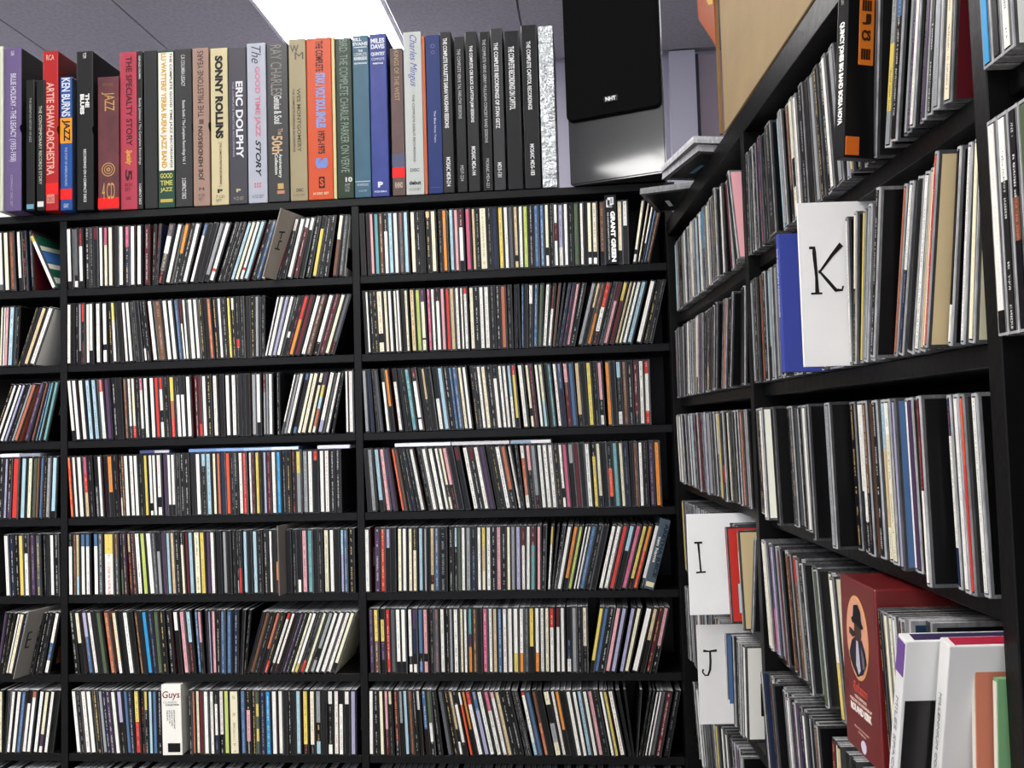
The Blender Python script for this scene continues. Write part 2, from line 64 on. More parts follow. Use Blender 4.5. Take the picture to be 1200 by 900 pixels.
B26 622.7,0.7,9.4,w,0 633.9,-0,9.1,-k,0 645.1,-0.7,9.3,c,0 655.3,-1,7.4,p6R,0 663.5,-1.1,7.8,c2k,0 675.4,-1.4,8.9,R8k,0 685,-1.6,7.6,G5k,0 693.7,-1.8,8.6,s,0 704.3,-2.2,8,O,0 713.2,-2.5,5.9,k,0 720.6,-2.8,7.4,w3k,0 733.4,-3.2,9.2,b6k,0 743.6,-3.6,8.6,e5w8k,0 757.2,-5.5,9.4,k,0 776.7,-8.3,9.6,g,0 787.9,-8.9,8.2,k,0 797.7,-9.3,7.2,t6k8w,0 806.9,-9.8,8.5,k2w8k,0 817.7,-10.3,6.6,w2f,0 825.5,-10.6,6.6,o6k,0 835.3,-11.1,10,r2w,0 847.1,-11.1,10,b3l,0 857.7,-11.1,10,w,0 870.8,-11.1,10,q3w,0 882.1,-11.2,9.2,p1w,0 891.8,-11.2,8.4,t,0 900.9,-11.2,9.1,k,0 911.4,-11.2,10,k,0 921.9,-11.2,5.6,k,0 927.8,-11.2,5.6,k,0 940.3,-10.8,8.8,r05w8s,0 949.5,-10.6,8.8,b,0 960.3,-10.3,8.8,O5m,0 969.5,-10.1,8.8,k,0 982.8,-9.7,12.1,c2k5G8c,0 993.9,-9.5,7.6,w,0 1002.2,-9.3,8.2,o6k,0 1012.4,-9,9.8,k,0 1022.6,-8.8,9.8,w,0 1033.1,-8.5,8.5,w,0 1041.9,-8.3,8.5,s,0 1052.9,-8.5,9.3,w,0 1063,-8.7,9,p,0 1073,-8.8,9.6,k,0 1084.5,-9,7.1,w,0 1092.3,-9.2,7.1,y,0 1103.2,-9.4,10,w,0 1115.4,-9,6,k,0 1121.7,-5.8,4,k,0 1127.3,5.8,4.3,k,0 1133,11.4,4.2,k,0 1138.7,11.9,4.3,k,0 1144.5,12.6,4.2,w,0 1150.6,12.5,4.9,w,0 1157.5,12.4,7.5,g,0 1167.4,12.2,10,R,0 1182.9,12,10,k,0
R00 83.1,0.1,9.9,s,0 93.4,0.1,9.6,-g,0 103.6,0,9.8,-G,0 113.9,-0,9.7,-k,0 124.2,-0.1,9.7,-d,0 134.4,-0.2,9.7,-k,0 144.7,-0.2,9.7,k,0 155,-0.3,9.7,-g,0 165.2,-0.3,9.7,-G,0 175.5,-0.4,9.7,-k,0 185.8,-0.4,10.1,w,0 197.6,-0.5,10.4,-B,0 209.4,-0.5,9.7,d,0 219.5,-0.6,9.4,-k,0 229.5,-0.6,9.6,-w,0 239.6,-0.7,9.9,d,0 250.6,-0.7,10.4,-c,0 261.5,-0.8,10.4,G5k,0 273.8,-0.8,10.4,-d,0 286.2,-0.9,10.4,s,0 299.7,-0.9,10.4,-d,0 313.3,-1,9.4,w,0 323,-1,8.9,-d,0 332.8,-1.1,9.2,-w8k,0 342.6,-1.1,9.6,u5B,0 352.9,-1.2,10,-g,0 363.2,-1.2,9.8,-c,0 373.6,-1.3,10.2,G,0 384.2,-1.2,10.3,-g,0 394.8,-1.2,10.3,-k,0 405.4,-1.2,10.3,-k,0 416,-1.2,10.3,-d,0 426.6,-1.2,10.3,-g,0 437.1,-1.2,10.3,-B,0 447.7,-1.2,9.8,k,6,d 458.3,-1.4,9.5,-k,0 468.8,-1.6,10.1,w,0 495,-7.1,10,R,0 513.8,-10.9,9.3,G,0 526.1,-11.9,9.1,-k,0 538.4,-13,9.1,-d,0 550.6,-14,9,-P,0 562.9,-15,9.7,k,6,p
R01 46.1,0.1,10.4,k,0 58.5,0.6,10.4,-c,0 70.9,1.2,10.4,-B,0 83.3,1.7,10,w,0 93.6,2.1,9.9,-g,0 103.9,2.6,9.9,-d,0 114.2,3,9.9,-G,0 124.5,3.4,10.2,w,0 138.2,3.9,10.4,-B,0 152,4.5,10.4,d,0 165.3,5,10.4,-d,0 178.5,5.5,10.4,w,0 189.5,5.9,10.4,-k,0 200.5,6.2,10.2,d,0 211,6.6,10.1,-g,0 221.5,7,10.1,-d,0 232.1,7.3,10.1,-k,0 242.6,7.7,10.3,t,0 253.6,8,10.4,-w8k,0 264.7,8.4,10.4,-k,0 275.7,8.7,10.4,P,0 286.7,9,10.4,-g,0 297.7,9.3,10.4,-k,0 308.6,9.7,10.4,-k,0 319.6,10,10.4,k4P7t,0 332.9,10.4,10.4,-d,0 346.2,10.8,10.4,k,0 357.7,11.1,10.4,-k,0 369.1,11.5,10.4,-d,0 380.5,11.8,10.4,-G,0 392,12.2,10.4,-G,0 403.4,12.5,10.4,k,5 418.1,14.4,9.3,k,0 428,14.8,8.8,-g,0 437.8,15.3,9.8,m,0 450,14.8,10.4,-k,0 462.2,14.4,10.4,-k,0 474.3,14,10.4,-g,0 486.5,13.5,10.4,-G,0 498.6,13.1,5.6,G,0 504.7,16.1,4.8,k,8 523.7,11,8.9,d,0 542.9,9.4,10.4,d,0
R02 36.8,-8.7,9.2,d,0 46.4,-8.6,8.9,-w,0 56,-8.5,9.1,-d,0 65.6,-8.4,9,-k,0 75.2,-8.3,9.1,-G,0 84.7,-8.2,9.4,w,0 96,-8.1,9.8,-w,0 107.2,-8,9.8,-d,0 118.5,-7.9,9.8,-G,0 129.7,-7.8,9.8,Y,0 140.1,-7.7,9.8,-d,0 150.4,-7.6,9.8,-B,0 160.8,-7.5,9.8,w,0 173.1,-7.4,9.8,-G,0 185.4,-7.2,9.8,-d,0 197.7,-7.1,9.8,s,0 208.8,-7,9.8,-k,0 219.8,-6.9,9.8,-k,0 230.8,-6.8,9.8,-k,0 241.9,-6.6,9.8,-k,0 252.9,-6.5,9.8,-d,0 264,-6.4,9.8,-B,0 275,-6.3,9.8,R,6,R 285.2,-6.2,9.8,-d,0 295.3,-6.1,9.8,-k,0 305.5,-6,9.8,-g,0 315.6,-5.9,9.8,-c,0 325.7,-5.8,9.8,-k,0 335.9,-5.7,9.8,l,7,G 348.3,-5.6,9.8,-d,0 360.7,-5.5,9.8,-d,0 373.1,-5.5,9.5,w5k,0 382.9,-5.4,9.3,-k,0 392.6,-5.3,9.4,-k,0 402.4,-5.2,9.3,-G,0 412.1,-5.1,9.4,-w,0 421.8,-5,9,y,4,c 431.3,-4.9,8.9,-d,0 440.7,-4.8,9,-w8k,0 450.1,-4.7,9.3,k3B6r8k,6 461.4,-4.6,9.8,-c,0 472.8,-4.5,9.8,-d,0 484.1,-4.4,9.8,-k,0 495.4,-4.4,9.8,d,0 510.6,-4.2,9.8,k,0 525.3,-4.1,9.8,m,0 537.6,-4,9.8,R,0 551.5,-3.9,9.8,G,0
R03 85.8,-6.7,9.2,y,0 95.3,-6.8,9,-g,0 104.9,-6.8,9.1,-w8k,0 114.4,-6.8,9.1,-P,0 124,-6.8,9.4,k6c,0 136,-6.8,9.7,-B,0 148.1,-6.8,9.7,-k,0 160.2,-6.8,9.7,k,0 170.2,-6.5,9.7,-g,0 180.2,-6.3,9.7,-B,0 190.2,-6,9.7,-w,0 200.2,-5.7,9.7,-G,0 210.2,-5.5,9.7,-G,0 220.2,-5.2,9.7,-G,0 230.2,-4.9,9.7,-G,0 240.2,-4.6,9.7,-k,0 250.3,-4.4,9.7,-g,0 260.3,-4.1,9.7,-P,0 270.3,-3.8,9.7,-G,0 280.3,-3.6,9.7,-k,0 290.3,-3.3,9.7,-k,0 300.3,-3,9.7,-k,0 310.3,-2.7,9.7,-k,0 320.3,-2.5,9.7,-g,0 330.3,-2.2,9.7,-k,0 340.3,-1.9,9.7,-k,0 350.3,-1.6,9.7,-d,0 360.4,-1.4,9.7,-w8k,0 370.4,-1.1,9.7,-k,0 380.4,-0.8,9.7,-k,0 390.4,-0.5,9.7,-k,0 400.4,-0.3,9.7,-c,0 422.7,-1,9.7,-k,0 434.9,-1.9,9.7,-w,0 447.2,-2.9,9.7,-k,0 459.5,-3.8,9.7,-d,0 471.8,-4.8,9.7,-w8k,0 484,-5.8,5.2,r,14,r 489.5,8,3.6,d,0 525.6,-6,4.3,o2c4t,8,t 531,15.3,4,d,0 537.3,15,6.4,g,0
R04 71.6,-7.3,10.4,q,0 82.5,-6.9,10.4,-k,0 93.5,-6.5,10.4,-k,0 104.4,-6.2,10.4,-k,0 115.4,-5.8,10.4,-w8k,0 126.3,-5.5,10.3,e,0 136.9,-5.2,10.3,-G,0 147.6,-4.9,10.3,-k,0 158.2,-4.6,10.3,-P,0 168.8,-4.3,10.3,-d,0 179.4,-4,10.3,-d,0 190,-3.7,10.3,-w8k,0 200.6,-3.4,10.3,-d,0 211.3,-3.1,10.3,-g,0 221.9,-2.8,10.3,-k,0 232.5,-2.5,10.3,-k,0 243.1,-2.2,10.3,-g,0 253.7,-1.9,10.3,-g,0 264.3,-1.6,10.4,-g,0 275,-1.3,10.4,-g,0 285.6,-1,10.4,-d,0 296.2,-0.7,10.4,-k,0 306.8,-0.4,10.4,-k,0 317.4,-0.1,10.4,-k,0 328,0.2,9.4,t,0 337.7,0.4,9,-d,0 347.4,0.6,9.9,G,0 359.3,0.8,10.4,-d,0 371.3,1,10.4,-g,0 383.2,1.2,10.4,-k,0 395.1,1.4,10.4,-g,0 407,1.5,7.6,b5w,7,b 422.1,1.2,7.9,-k,0 431.3,2.5,8.9,k,0 440.6,2.7,8.6,-k,0 449.9,2.9,9.6,k,0 461.2,3.1,10.4,-g,0 472.5,3.3,10.4,w,0
R05 137.5,-16,10.4,k,0 149.9,-15.6,10.4,-d,0 162.3,-15.3,10.4,-k,0 174.7,-14.9,10.4,-w,0 187.1,-14.5,9.4,d,0 197.1,-14.2,9,-k,0 207.1,-13.9,9.2,-g,0 217.1,-13.6,9.1,-d,0 227.1,-13.3,9.8,g,0 239.7,-13,10.4,-P,0 252.2,-12.6,10.4,-k,0 264.8,-12.3,10.4,k,0 276.2,-12,10.4,-d,0 287.5,-11.7,10.4,-g,0 298.9,-11.5,10.4,-d,0 310.2,-11.2,10.4,-k,0 321.6,-10.9,10.4,-d,0 333,-10.6,10.4,-d,0 344.3,-10.4,10.4,y,6 355.4,-9.9,10.4,-w,0 366.4,-9.5,10.4,k,0 378.3,-9.2,10.4,-w,0 390.1,-8.9,10.4,-g,0 401.9,-8.6,10.4,d,0 413,-8.3,10.4,-d,0 424.2,-8.1,10.4,-P,0 435.3,-7.8,10.4,k,0 448.9,-7.5,10.4,-d,0 462.6,-7.1,10.4,G,0
R10 597,1.8,10,d,0 608.6,1.2,9.9,-G,0 620.1,0.6,10.2,k,0 634.3,-0.1,10.3,d,0 650,-0.9,10,k,0 661.3,-1.3,9.9,-P,0 672.5,-1.7,10,-k,0 683.7,-2.2,10.1,-k,0 706.6,-3,18.5,d,2 730,-4.4,10.3,s,0 747.9,-4,10.3,G,0 765.1,-3.6,10.3,O7k,0 780.9,-3.3,9,c5k75c,0 790.2,-3.1,8.4,-w,0 799.4,-2.9,9.6,d,0 815.6,-2.7,10.3,k,0 828.6,-3.1,10.3,d,0 841.1,-3.5,10.3,G,0 858.1,-3.9,10.3,d,0 872,-4.3,10.3,d65k,0 884.8,-4.6,8.6,w,0 894.2,-4.9,8.6,d,0 904.8,-5.1,10.3,G,0 915.8,1.3,5.5,l,0 935.8,-5.2,3.9,y,3 941.5,7.6,4.6,G,0 947.4,8,4.3,-k,0 953.2,8.5,4.4,-d,0 959.1,9,4.4,-c,0 965,9.5,4.4,-k,0 970.8,10,5.4,-g,0 993.6,14.5,10.3,G4y8G,0 1008,14.4,10.3,b3d,0 1020.4,14.3,6.1,G,0 1027.1,14.3,6.1,P,0 1037.4,14.3,6.4,w,0 1045.7,13.7,4.2,d,0 1052.7,13.2,5.4,P,0 1061.4,12.5,7,k,0 1071.5,11.8,8.1,G,0 1082.4,11,9.4,c,0,R
R11 597,-0.1,9.7,G,0 613.9,-0.1,9.7,d,0 625.7,-0.1,9.7,-k,0 637.4,-0.1,9.4,O,0 647.1,-0.1,9.3,-k,0 656.7,-0.1,9.4,-k,0 666.4,-0.1,9.5,s7k,0 678,-0.1,9.7,-G,0 689.6,-0.2,9.5,d,0 699.4,-0.1,9.5,-G,0 709.2,-0.1,9.5,-k,0 718.9,-0,9.5,-d,0 728.7,0,9.5,-k,0 738.5,0.1,9.5,-w,0 748.3,0.2,9.6,k,10 759.1,0.3,9.7,-G,0 769.9,0.4,9.7,-k,0 780.7,0.5,9.7,-c,0 791.6,0.6,9.7,-k,0 802.4,0.7,9.7,-d,0 813.2,0.8,9.7,-P,0 833.6,1,9.1,-P,0 843.1,1.2,9.2,-c,0 852.6,1.3,9.1,-k,0 862.1,1.4,9.2,-c,0 871.7,1.5,9.2,-c,0 881.2,1.6,9.2,-G,0 890.7,1.7,5.8,p,0 905.4,2.1,4.4,w,0 910.8,5.1,4,R,0 916.3,7.5,4.2,c5k,0 921.8,9.6,4.9,y,0 928.3,10.5,7.3,e,0 937.1,11.2,6.6,G,0 944.2,11.7,6.8,s,0 954.3,11.8,9.7,-k,0 964.5,11.9,9.7,-d,0 974.7,11.9,9.7,-k,0 984.8,12,6.7,k,14 991.9,14.7,4.6,m,0 998,15,6.6,w5B,0 1008.7,14.6,9.7,d,0 1021,14.2,6.9,w,0 1029,13.9,6.9,t,0 1039.6,13.3,8.9,-w,0 1050.3,12.8,8.5,-k,0 1061,12.2,5.1,d,0 1066.6,13.3,3.7,r,12,t 1075.8,11.7,4.3,d7k8w,0 1084,10.5,4,w,0 1091.6,9.6,6.4,c,0,c
R12 604.5,-3.5,9.8,g6k8g,0 615.3,-3.5,9.8,-d,0 626.1,-3.5,9.8,-G,0 637,-3.5,9.8,-k,0 647.8,-3.5,9.8,-w,0 658.6,-3.5,9.8,-k,0 669.5,-3.5,9.8,w,12,w 680.3,-3.7,9.8,-c,0 691,-3.9,9.8,-d,0 701.8,-4.1,9.8,-w,0 712.6,-4.3,9.8,-B,0 723.4,-4.5,9.3,k,14 733,-4.4,9,-k,0 742.5,-4.2,9.5,g,0 758.8,-4,9.8,w,0 771.9,-3.8,9.8,k,0 784.6,-3.6,9.8,w,0 795.3,-3.4,9.8,-k,0 805.9,-3.3,9.8,-c,0 816.6,-3.1,9.8,-c,0 827.3,-3,9.8,-P,0 838,-2.8,5.3,k,15 843.5,-2.9,3.7,G,0 849,-2.7,6.9,-k,0 858.8,-2.6,9.8,-d,0 869,-2.5,9.8,-k,0 879.3,-2.3,9.8,-w,0 889.5,-2.2,9.8,G,15 904,-2.3,9.8,k,0 916.5,-2.2,9.8,w6k,0 926.9,-2.1,8.1,w8k,0 935.3,-2,8.1,O6k,0 948.2,-1.9,9.2,k,0 957.6,-1.8,7.1,s,0 965.3,-1.7,7.6,s3t8c,0 977.1,-1.6,9.8,w15w2c,0 988.3,-1.6,9.8,-k,0 999.5,-1.5,5.3,l,5,b 1005.3,-1.6,5.1,w,0 1012.8,-1.6,8.5,P,0 1021.7,-1.6,8.8,k,0 1031.6,-1.4,9.6,-c,0 1041.4,-1.3,9.5,-k,0 1051.2,-1.2,9.5,-w8k,0 1061,-1.1,5.2,R5w,15 1067.2,-1.4,3.7,G,0 1072.7,-1.4,4.3,B2w8B,0 1078.2,-1.4,5,w,0 1084.9,-1.3,5.9,w,2,w 1091.8,-1.3,4.5,f35r,2 1097.4,-1.3,6,w,0,k
R13 614.5,-8,9.6,w,0 627,-8.2,9.6,c,0 642.7,-8.3,9.6,P6q,0 656.2,-8.4,9.6,l,0 669.3,-8.5,9.6,G,0 680.4,-8.5,9.6,-k,0 691.5,-8.5,8.2,R,2 700.5,-8.7,8.2,k,0 712.4,-8.7,8.5,O,0 721.2,-8.7,7.9,-g,0 730,-8.7,9,k,2 740.7,-8.8,9.6,r2O,0 751.5,-8.9,9.6,G,0 763.5,-8.7,9.6,-B,0 775.6,-8.6,9.6,-w,0 787.7,-8.5,8.8,k,8,d 796.9,-8.4,8.5,-G,0 806.1,-8.4,8.6,-d,0 815.2,-8.3,8.6,-g,0 824.4,-8.3,8.6,e,6,d 833.6,-8.3,8.6,-c,0 842.9,-8.3,9.1,k,0 853.3,-8.1,9.6,-g,0 863.8,-7.8,9.3,w6y,5,c 873.5,-6.9,9.2,-d,0 883.1,-6,9.3,-d,0 892.7,-5,9.3,-d,0 902.4,-4.1,9.5,-k,0 990.2,-4.8,5.1,k,16 995.6,-4.8,3.7,k,16 1001.1,-4.6,6.1,c,16 1008.8,-4.4,4.9,c,16 1014.2,-4.3,3.7,w,16 1019.7,-4.2,4.2,d,14 1025.1,-4.1,6.1,g,14
R14 615.9,-10,3.9,B,6,B 620.3,-10,2.9,d,0 624.7,-9.9,5.3,-d,0 632.2,-9.8,7.1,-k,0 639.7,-9.6,7,-c,0 647.1,-9.5,7.1,-d,0 654.6,-9.4,7.1,-g,0 662.1,-9.2,7.2,k,8 674.7,-9.2,7.2,k,0 683.4,-9,7.2,-g,0 692.1,-8.9,7.2,-d,0 700.8,-8.7,7.2,-g,0 709.5,-8.6,7.2,w,4 718,-8.5,7.2,-d,0 726.5,-8.3,7.2,P,3,P 738.1,-8.2,7.2,k,0 748.1,-8,7.2,-w8k,0 758.1,-7.9,7.2,w,3 766.5,-7.8,7.2,G,0 775.3,-7.5,7.2,-k,0 784.2,-7.2,7.2,-k,0 793.1,-7,7.2,O,3
'''
BOXES = [(-142.0, -127.0, 349), (-127.0, -85.8, 345), (-78.4, -57.9, 276), (-56.0, -35.6, 275), (-42.1, -5.9, 336), (-4.1, 23.6, 280), (31.0, 69.6, 333), (76.1, 124.5, 278), (124.5, 162.8, 327), (161.9, 173.7, 327), (177.3, 204.5, 327), (206.3, 240.7, 325), (242.5, 278.5, 326), (280.3, 314.3, 325), (317.9, 353.6, 322), (355.4, 392.8, 321), (394.5, 433.5, 327), (435.3, 479.3, 323), (481.1, 516.2, 330), (517.9, 568.6, 329), (569.5, 575.6, 329), (577.3, 610.3, 325), (612.1, 644.9, 328), (646.7, 681.2, 329), (688.1, 713.8, 297), (715.5, 751.5, 328), (752.3, 758.3, 318), (760.0, 789.0, 318), (789.8, 811.1, 323), (817.9, 836.5, 311), (839.9, 861.9, 320), (868.6, 887.2, 318), (890.5, 912.4, 323), (917.4, 945.9, 316), (950.9, 981.0, 325), (984.3, 1012.6, 321)]
# ---------------------------------------------------------------- helpers
def srgb(h):
    v = [int(h[i:i+2], 16) / 255.0 for i in (0, 2, 4)]
    return tuple((c / 12.92 if c <= 0.04045 else ((c + 0.055) / 1.055) ** 2.4) for c in v)
PAL = {'w': 'ebe9e0', 'c': 'e6dfc0', 'k': '070708', 'd': '181718', 'g': '55575a', 'G': '96999a', 'r': 'c8372f', 'R': '5e1a21',
       'p': 'e0a3a8', 'P': '4a3453', 'o': 'e08a36', 'O': '6e4a34', 't': 'cdb78c', 'y': 'dcc560', 'Y': 'b9c766', 'e': '4d5c42',
       'b': '4a6a92', 'B': '1d2742', 's': 'a6c6d2', 'a': '5f9a9c', 'l': 'a8a5c4', 'f': 'dd5430', 'u': '2d8fc4', 'q': 'be5877', 'm': 'b3664a'}
LIN = {k: srgb(v) for k, v in PAL.items()}
WORD = {'w': 'white', 'c': 'cream', 'k': 'black', 'd': 'charcoal', 'g': 'grey', 'G': 'light grey', 'r': 'red', 'R': 'dark red',
        'p': 'pale pink', 'P': 'plum', 'o': 'orange', 'O': 'brown', 't': 'tan', 'y': 'yellow', 'Y': 'lime', 'e': 'dark green',
        'b': 'blue', 'B': 'navy', 's': 'pale blue', 'a': 'teal', 'l': 'lavender', 'f': 'orange-red', 'u': 'bright blue', 'q': 'pink', 'm': 'rust'}

def new_mat(name):
    m = bpy.data.materials.new(name); m.use_nodes = True
    nt = m.node_tree
    return m, nt, nt.nodes['Principled BSDF']

def simple_mat(name, col, rough=0.5, metal=0.0, spec=0.5, coat=0.0, bump=0.0, bscale=200.0, var=0.0, vscale=30.0):
    m, nt, b = new_mat(name)
    b.inputs['Base Color'].default_value = (*col, 1)
    b.inputs['Roughness'].default_value = rough
    b.inputs['Metallic'].default_value = metal
    b.inputs['Specular IOR Level'].default_value = spec
    b.inputs['Coat Weight'].default_value = coat
    b.inputs['Coat Roughness'].default_value = .32 if coat < .95 else .06
    tc = nt.nodes.new('ShaderNodeTexCoord')
    if var:
        n = nt.nodes.new('ShaderNodeTexNoise'); n.inputs['Scale'].default_value = vscale; n.inputs['Detail'].default_value = 4
        nt.links.new(tc.outputs['Object'], n.inputs['Vector'])
        r = nt.nodes.new('ShaderNodeMixRGB'); r.blend_type = 'MULTIPLY'; r.inputs[0].default_value = 1
        cr = nt.nodes.new('ShaderNodeValToRGB')
        cr.color_ramp.elements[0].position = .3; cr.color_ramp.elements[1].position = .7
        lo = 1 - var
        cr.color_ramp.elements[0].color = (lo, lo, lo, 1); cr.color_ramp.elements[1].color = (1, 1, 1, 1)
        nt.links.new(n.outputs['Fac'], cr.inputs[0])
        r.inputs[1].default_value = (*col, 1)
        nt.links.new(cr.outputs[0], r.inputs[2])
        nt.links.new(r.outputs[0], b.inputs['Base Color'])
    if bump:
        n2 = nt.nodes.new('ShaderNodeTexNoise'); n2.inputs['Scale'].default_value = bscale; n2.inputs['Detail'].default_value = 3
        nt.links.new(tc.outputs['Object'], n2.inputs['Vector'])
        bp = nt.nodes.new('ShaderNodeBump'); bp.inputs['Strength'].default_value = bump; bp.inputs['Distance'].default_value = 0.002 if bump < .95 else .006
        nt.links.new(n2.outputs['Fac'], bp.inputs['Height'])
        nt.links.new(bp.outputs[0], b.inputs['Normal'])
    return m

def math_node(nt, op, a=None, b=None, c=None):
    n = nt.nodes.new('ShaderNodeMath'); n.operation = op
    for i, v in enumerate((a, b, c)):
        if v is None: continue
        if isinstance(v, (int, float)): n.inputs[i].default_value = v
        else: nt.links.new(v, n.inputs[i])
    return n.outputs[0]

# printed paper: base colour and ink colour come with the faces, the small lettering is procedural
def print_mat():
    m, nt, b = new_mat('printed_card')
    col = nt.nodes.new('ShaderNodeAttribute'); col.attribute_name = 'Col'
    ink = nt.nodes.new('ShaderNodeAttribute'); ink.attribute_name = 'Ink'
    uv = nt.nodes.new('ShaderNodeUVMap'); uv.uv_map = 'UVMap'
    sp = nt.nodes.new('ShaderNodeSeparateXYZ'); nt.links.new(uv.outputs[0], sp.inputs[0])
    u, v = sp.outputs[0], sp.outputs[1]
    def wn(x, y=None):
        n = nt.nodes.new('ShaderNodeTexWhiteNoise')
        if y is None:
            n.noise_dimensions = '1D'; nt.links.new(x, n.inputs['W'])
        else:
            n.noise_dimensions = '2D'; cx = nt.nodes.new('ShaderNodeCombineXYZ')
            nt.links.new(x, cx.inputs[0]); nt.links.new(y, cx.inputs[1]); nt.links.new(cx.outputs[0], n.inputs['Vector'])
        return n.outputs['Value']
    F = lambda x: math_node(nt, 'FLOOR', x)
    letter = math_node(nt, 'LESS_THAN', math_node(nt, 'FRACT', math_node(nt, 'DIVIDE', v, 1.5)), .74)
    word = math_node(nt, 'GREATER_THAN', wn(F(math_node(nt, 'DIVIDE', v, 8.0))), .22)
    space = math_node(nt, 'GREATER_THAN', wn(F(math_node(nt, 'DIVIDE', v, 1.5))), .16)
    inner = math_node(nt, 'GREATER_THAN', wn(F(math_node(nt, 'DIVIDE', v, .5)), F(math_node(nt, 'MULTIPLY', u, 7.0))), .34)
    band = math_node(nt, 'LESS_THAN', math_node(nt, 'ABSOLUTE', math_node(nt, 'SUBTRACT', u, .5)), .18)
    mk = letter
    for x in (word, space, inner, band, ink.outputs['Alpha']):
        mk = math_node(nt, 'MULTIPLY', mk, x)
    mix = nt.nodes.new('ShaderNodeMixRGB')
    nt.links.new(mk, mix.inputs[0]); nt.links.new(col.outputs['Color'], mix.inputs[1]); nt.links.new(ink.outputs['Color'], mix.inputs[2])
    nt.links.new(mix.outputs[0], b.inputs['Base Color'])
    b.inputs['Roughness'].default_value = .42
    b.inputs['Specular IOR Level'].default_value = .22
    b.inputs['Coat Weight'].default_value = .08
    b.inputs['Coat Roughness'].default_value = .12
    return m
def plastic_mat():
    m, nt, b = new_mat('case_plastic')
    col = nt.nodes.new('ShaderNodeAttribute'); col.attribute_name = 'Col'
    tc = nt.nodes.new('ShaderNodeTexCoord')
    mp = nt.nodes.new('ShaderNodeMapping'); mp.inputs['Scale'].default_value = (90, 90, 25)
    nt.links.new(tc.outputs['Object'], mp.inputs[0])
    n = nt.nodes.new('ShaderNodeTexNoise'); n.inputs['Scale'].default_value = 3; n.inputs['Detail'].default_value = 3
    nt.links.new(mp.outputs[0], n.inputs['Vector'])
    mr = nt.nodes.new('ShaderNodeMapRange'); mr.inputs[1].default_value = .3; mr.inputs[2].default_value = .7
    mr.inputs[3].default_value = .72; mr.inputs[4].default_value = 1.25
    nt.links.new(n.outputs['Fac'], mr.inputs[0])
    mx = nt.nodes.new('ShaderNodeMixRGB'); mx.blend_type = 'MULTIPLY'; mx.inputs[0].default_value = 1
    nt.links.new(col.outputs['Color'], mx.inputs[1]); nt.links.new(mr.outputs[0], mx.inputs[2])
    nt.links.new(mx.outputs[0], b.inputs['Base Color'])
    b.inputs['Roughness'].default_value = .2
    b.inputs['Specular IOR Level'].default_value = .3
    return m
M_PRINT = print_mat()
M_CASE = plastic_mat()
M_BLACK = simple_mat('black_laminate', srgb('090909'), .42, spec=.2, bump=.25, bscale=90, var=.35, vscale=14)
M_WALL = simple_mat('lilac_wall_paint', srgb('b4b1c0'), .8, bump=.3, bscale=60, var=.05, vscale=2)
M_PINKWALL = simple_mat('mauve_wall_paint', srgb('a3969f'), .8, bump=.3, bscale=60)
M_CEIL = simple_mat('textured_ceiling_tile', srgb('a09fa5'), .85, bump=.5, bscale=150, var=.22, vscale=55)
M_GRID = simple_mat('ceiling_grid_metal', srgb('a3a2aa'), .6)
M_FLOOR = simple_mat('grey_carpet', srgb('a39f98'), .8, bump=.5, bscale=300, var=.2, vscale=40)
M_TEXTB = simple_mat('black_ink', srgb('101010'), .5)
M_TEXTW = simple_mat('white_ink', srgb('eeeeea'), .5)

class MB:
    """collects boxes and faces in millimetres; build() links them as one mesh object"""
    def __init__(s): s.v = []; s.f = []; s.c = []; s.k = []; s.u = []; s.m = []
    def face(s, pts, col=(.5, .5, .5), ink=(0, 0, 0, 0), uv=None, mat=0):
        n = len(s.v); s.v += [tuple(p) for p in pts]; s.f.append(tuple(range(n, n + len(pts))))
        s.c.append((*col[:3], 1)); s.k.append(ink); s.m.append(mat)
        s.u.append(uv or [(0, 0)] * len(pts))
    def box(s, x0, x1, y0, y1, z0, z1, col=(.5, .5, .5), mat=0, cols=None, skip=''):
        a = {'front': [(x0, y0, z0), (x1, y0, z0), (x1, y0, z1), (x0, y0, z1)],
             'back': [(x1, y1, z0), (x0, y1, z0), (x0, y1, z1), (x1, y1, z1)],
             'left': [(x0, y1, z0), (x0, y0, z0), (x0, y0, z1), (x0, y1, z1)],
             'right': [(x1, y0, z0), (x1, y1, z0), (x1, y1, z1), (x1, y0, z1)],
             'top': [(x0, y0, z1), (x1, y0, z1), (x1, y1, z1), (x0, y1, z1)],
             'bottom': [(x0, y1, z0), (x1, y1, z0), (x1, y0, z0), (x0, y0, z0)]}
        for k, p in a.items():
            if k in skip.split(): continue
            s.face(p, (cols or {}).get(k, col), mat=mat)
    def merge(s, o, M):
        n = len(s.v); s.v += [tuple(M @ Vector(p)) for p in o.v]
        s.f += [tuple(i + n for i in f) for f in o.f]
        s.c += o.c; s.k += o.k; s.u += o.u; s.m += o.m
    def mesh(s, name, mats):
        me = bpy.data.meshes.new(name)
        me.from_pydata([(x * MM, y * MM, z * MM) for x, y, z in s.v], [], s.f)
        for m in mats: me.materials.append(m)
        me.polygons.foreach_set('material_index', s.m)
        ca = me.color_attributes.new('Col', 'FLOAT_COLOR', 'CORNER'); ci = me.color_attributes.new('Ink', 'FLOAT_COLOR', 'CORNER')
        uv = me.uv_layers.new(name='UVMap')
        a = []; b = []; c = []
        for f, col, ink, u in zip(s.f, s.c, s.k, s.u):
            for q in u:
                a += col; b += ink; c += q
        ca.data.foreach_set('color', a); ci.data.foreach_set('color', b); uv.data.foreach_set('uv', c)
        me.update()
        return me
def link(name, me, parent=None, loc=None, rot=None):
    o = bpy.data.objects.new(name, me); COL.objects.link(o)
    if parent: o.parent = parent
    if loc is not None: o.location = Vector(loc) * MM
    if rot is not None: o.rotation_euler = rot
    return o
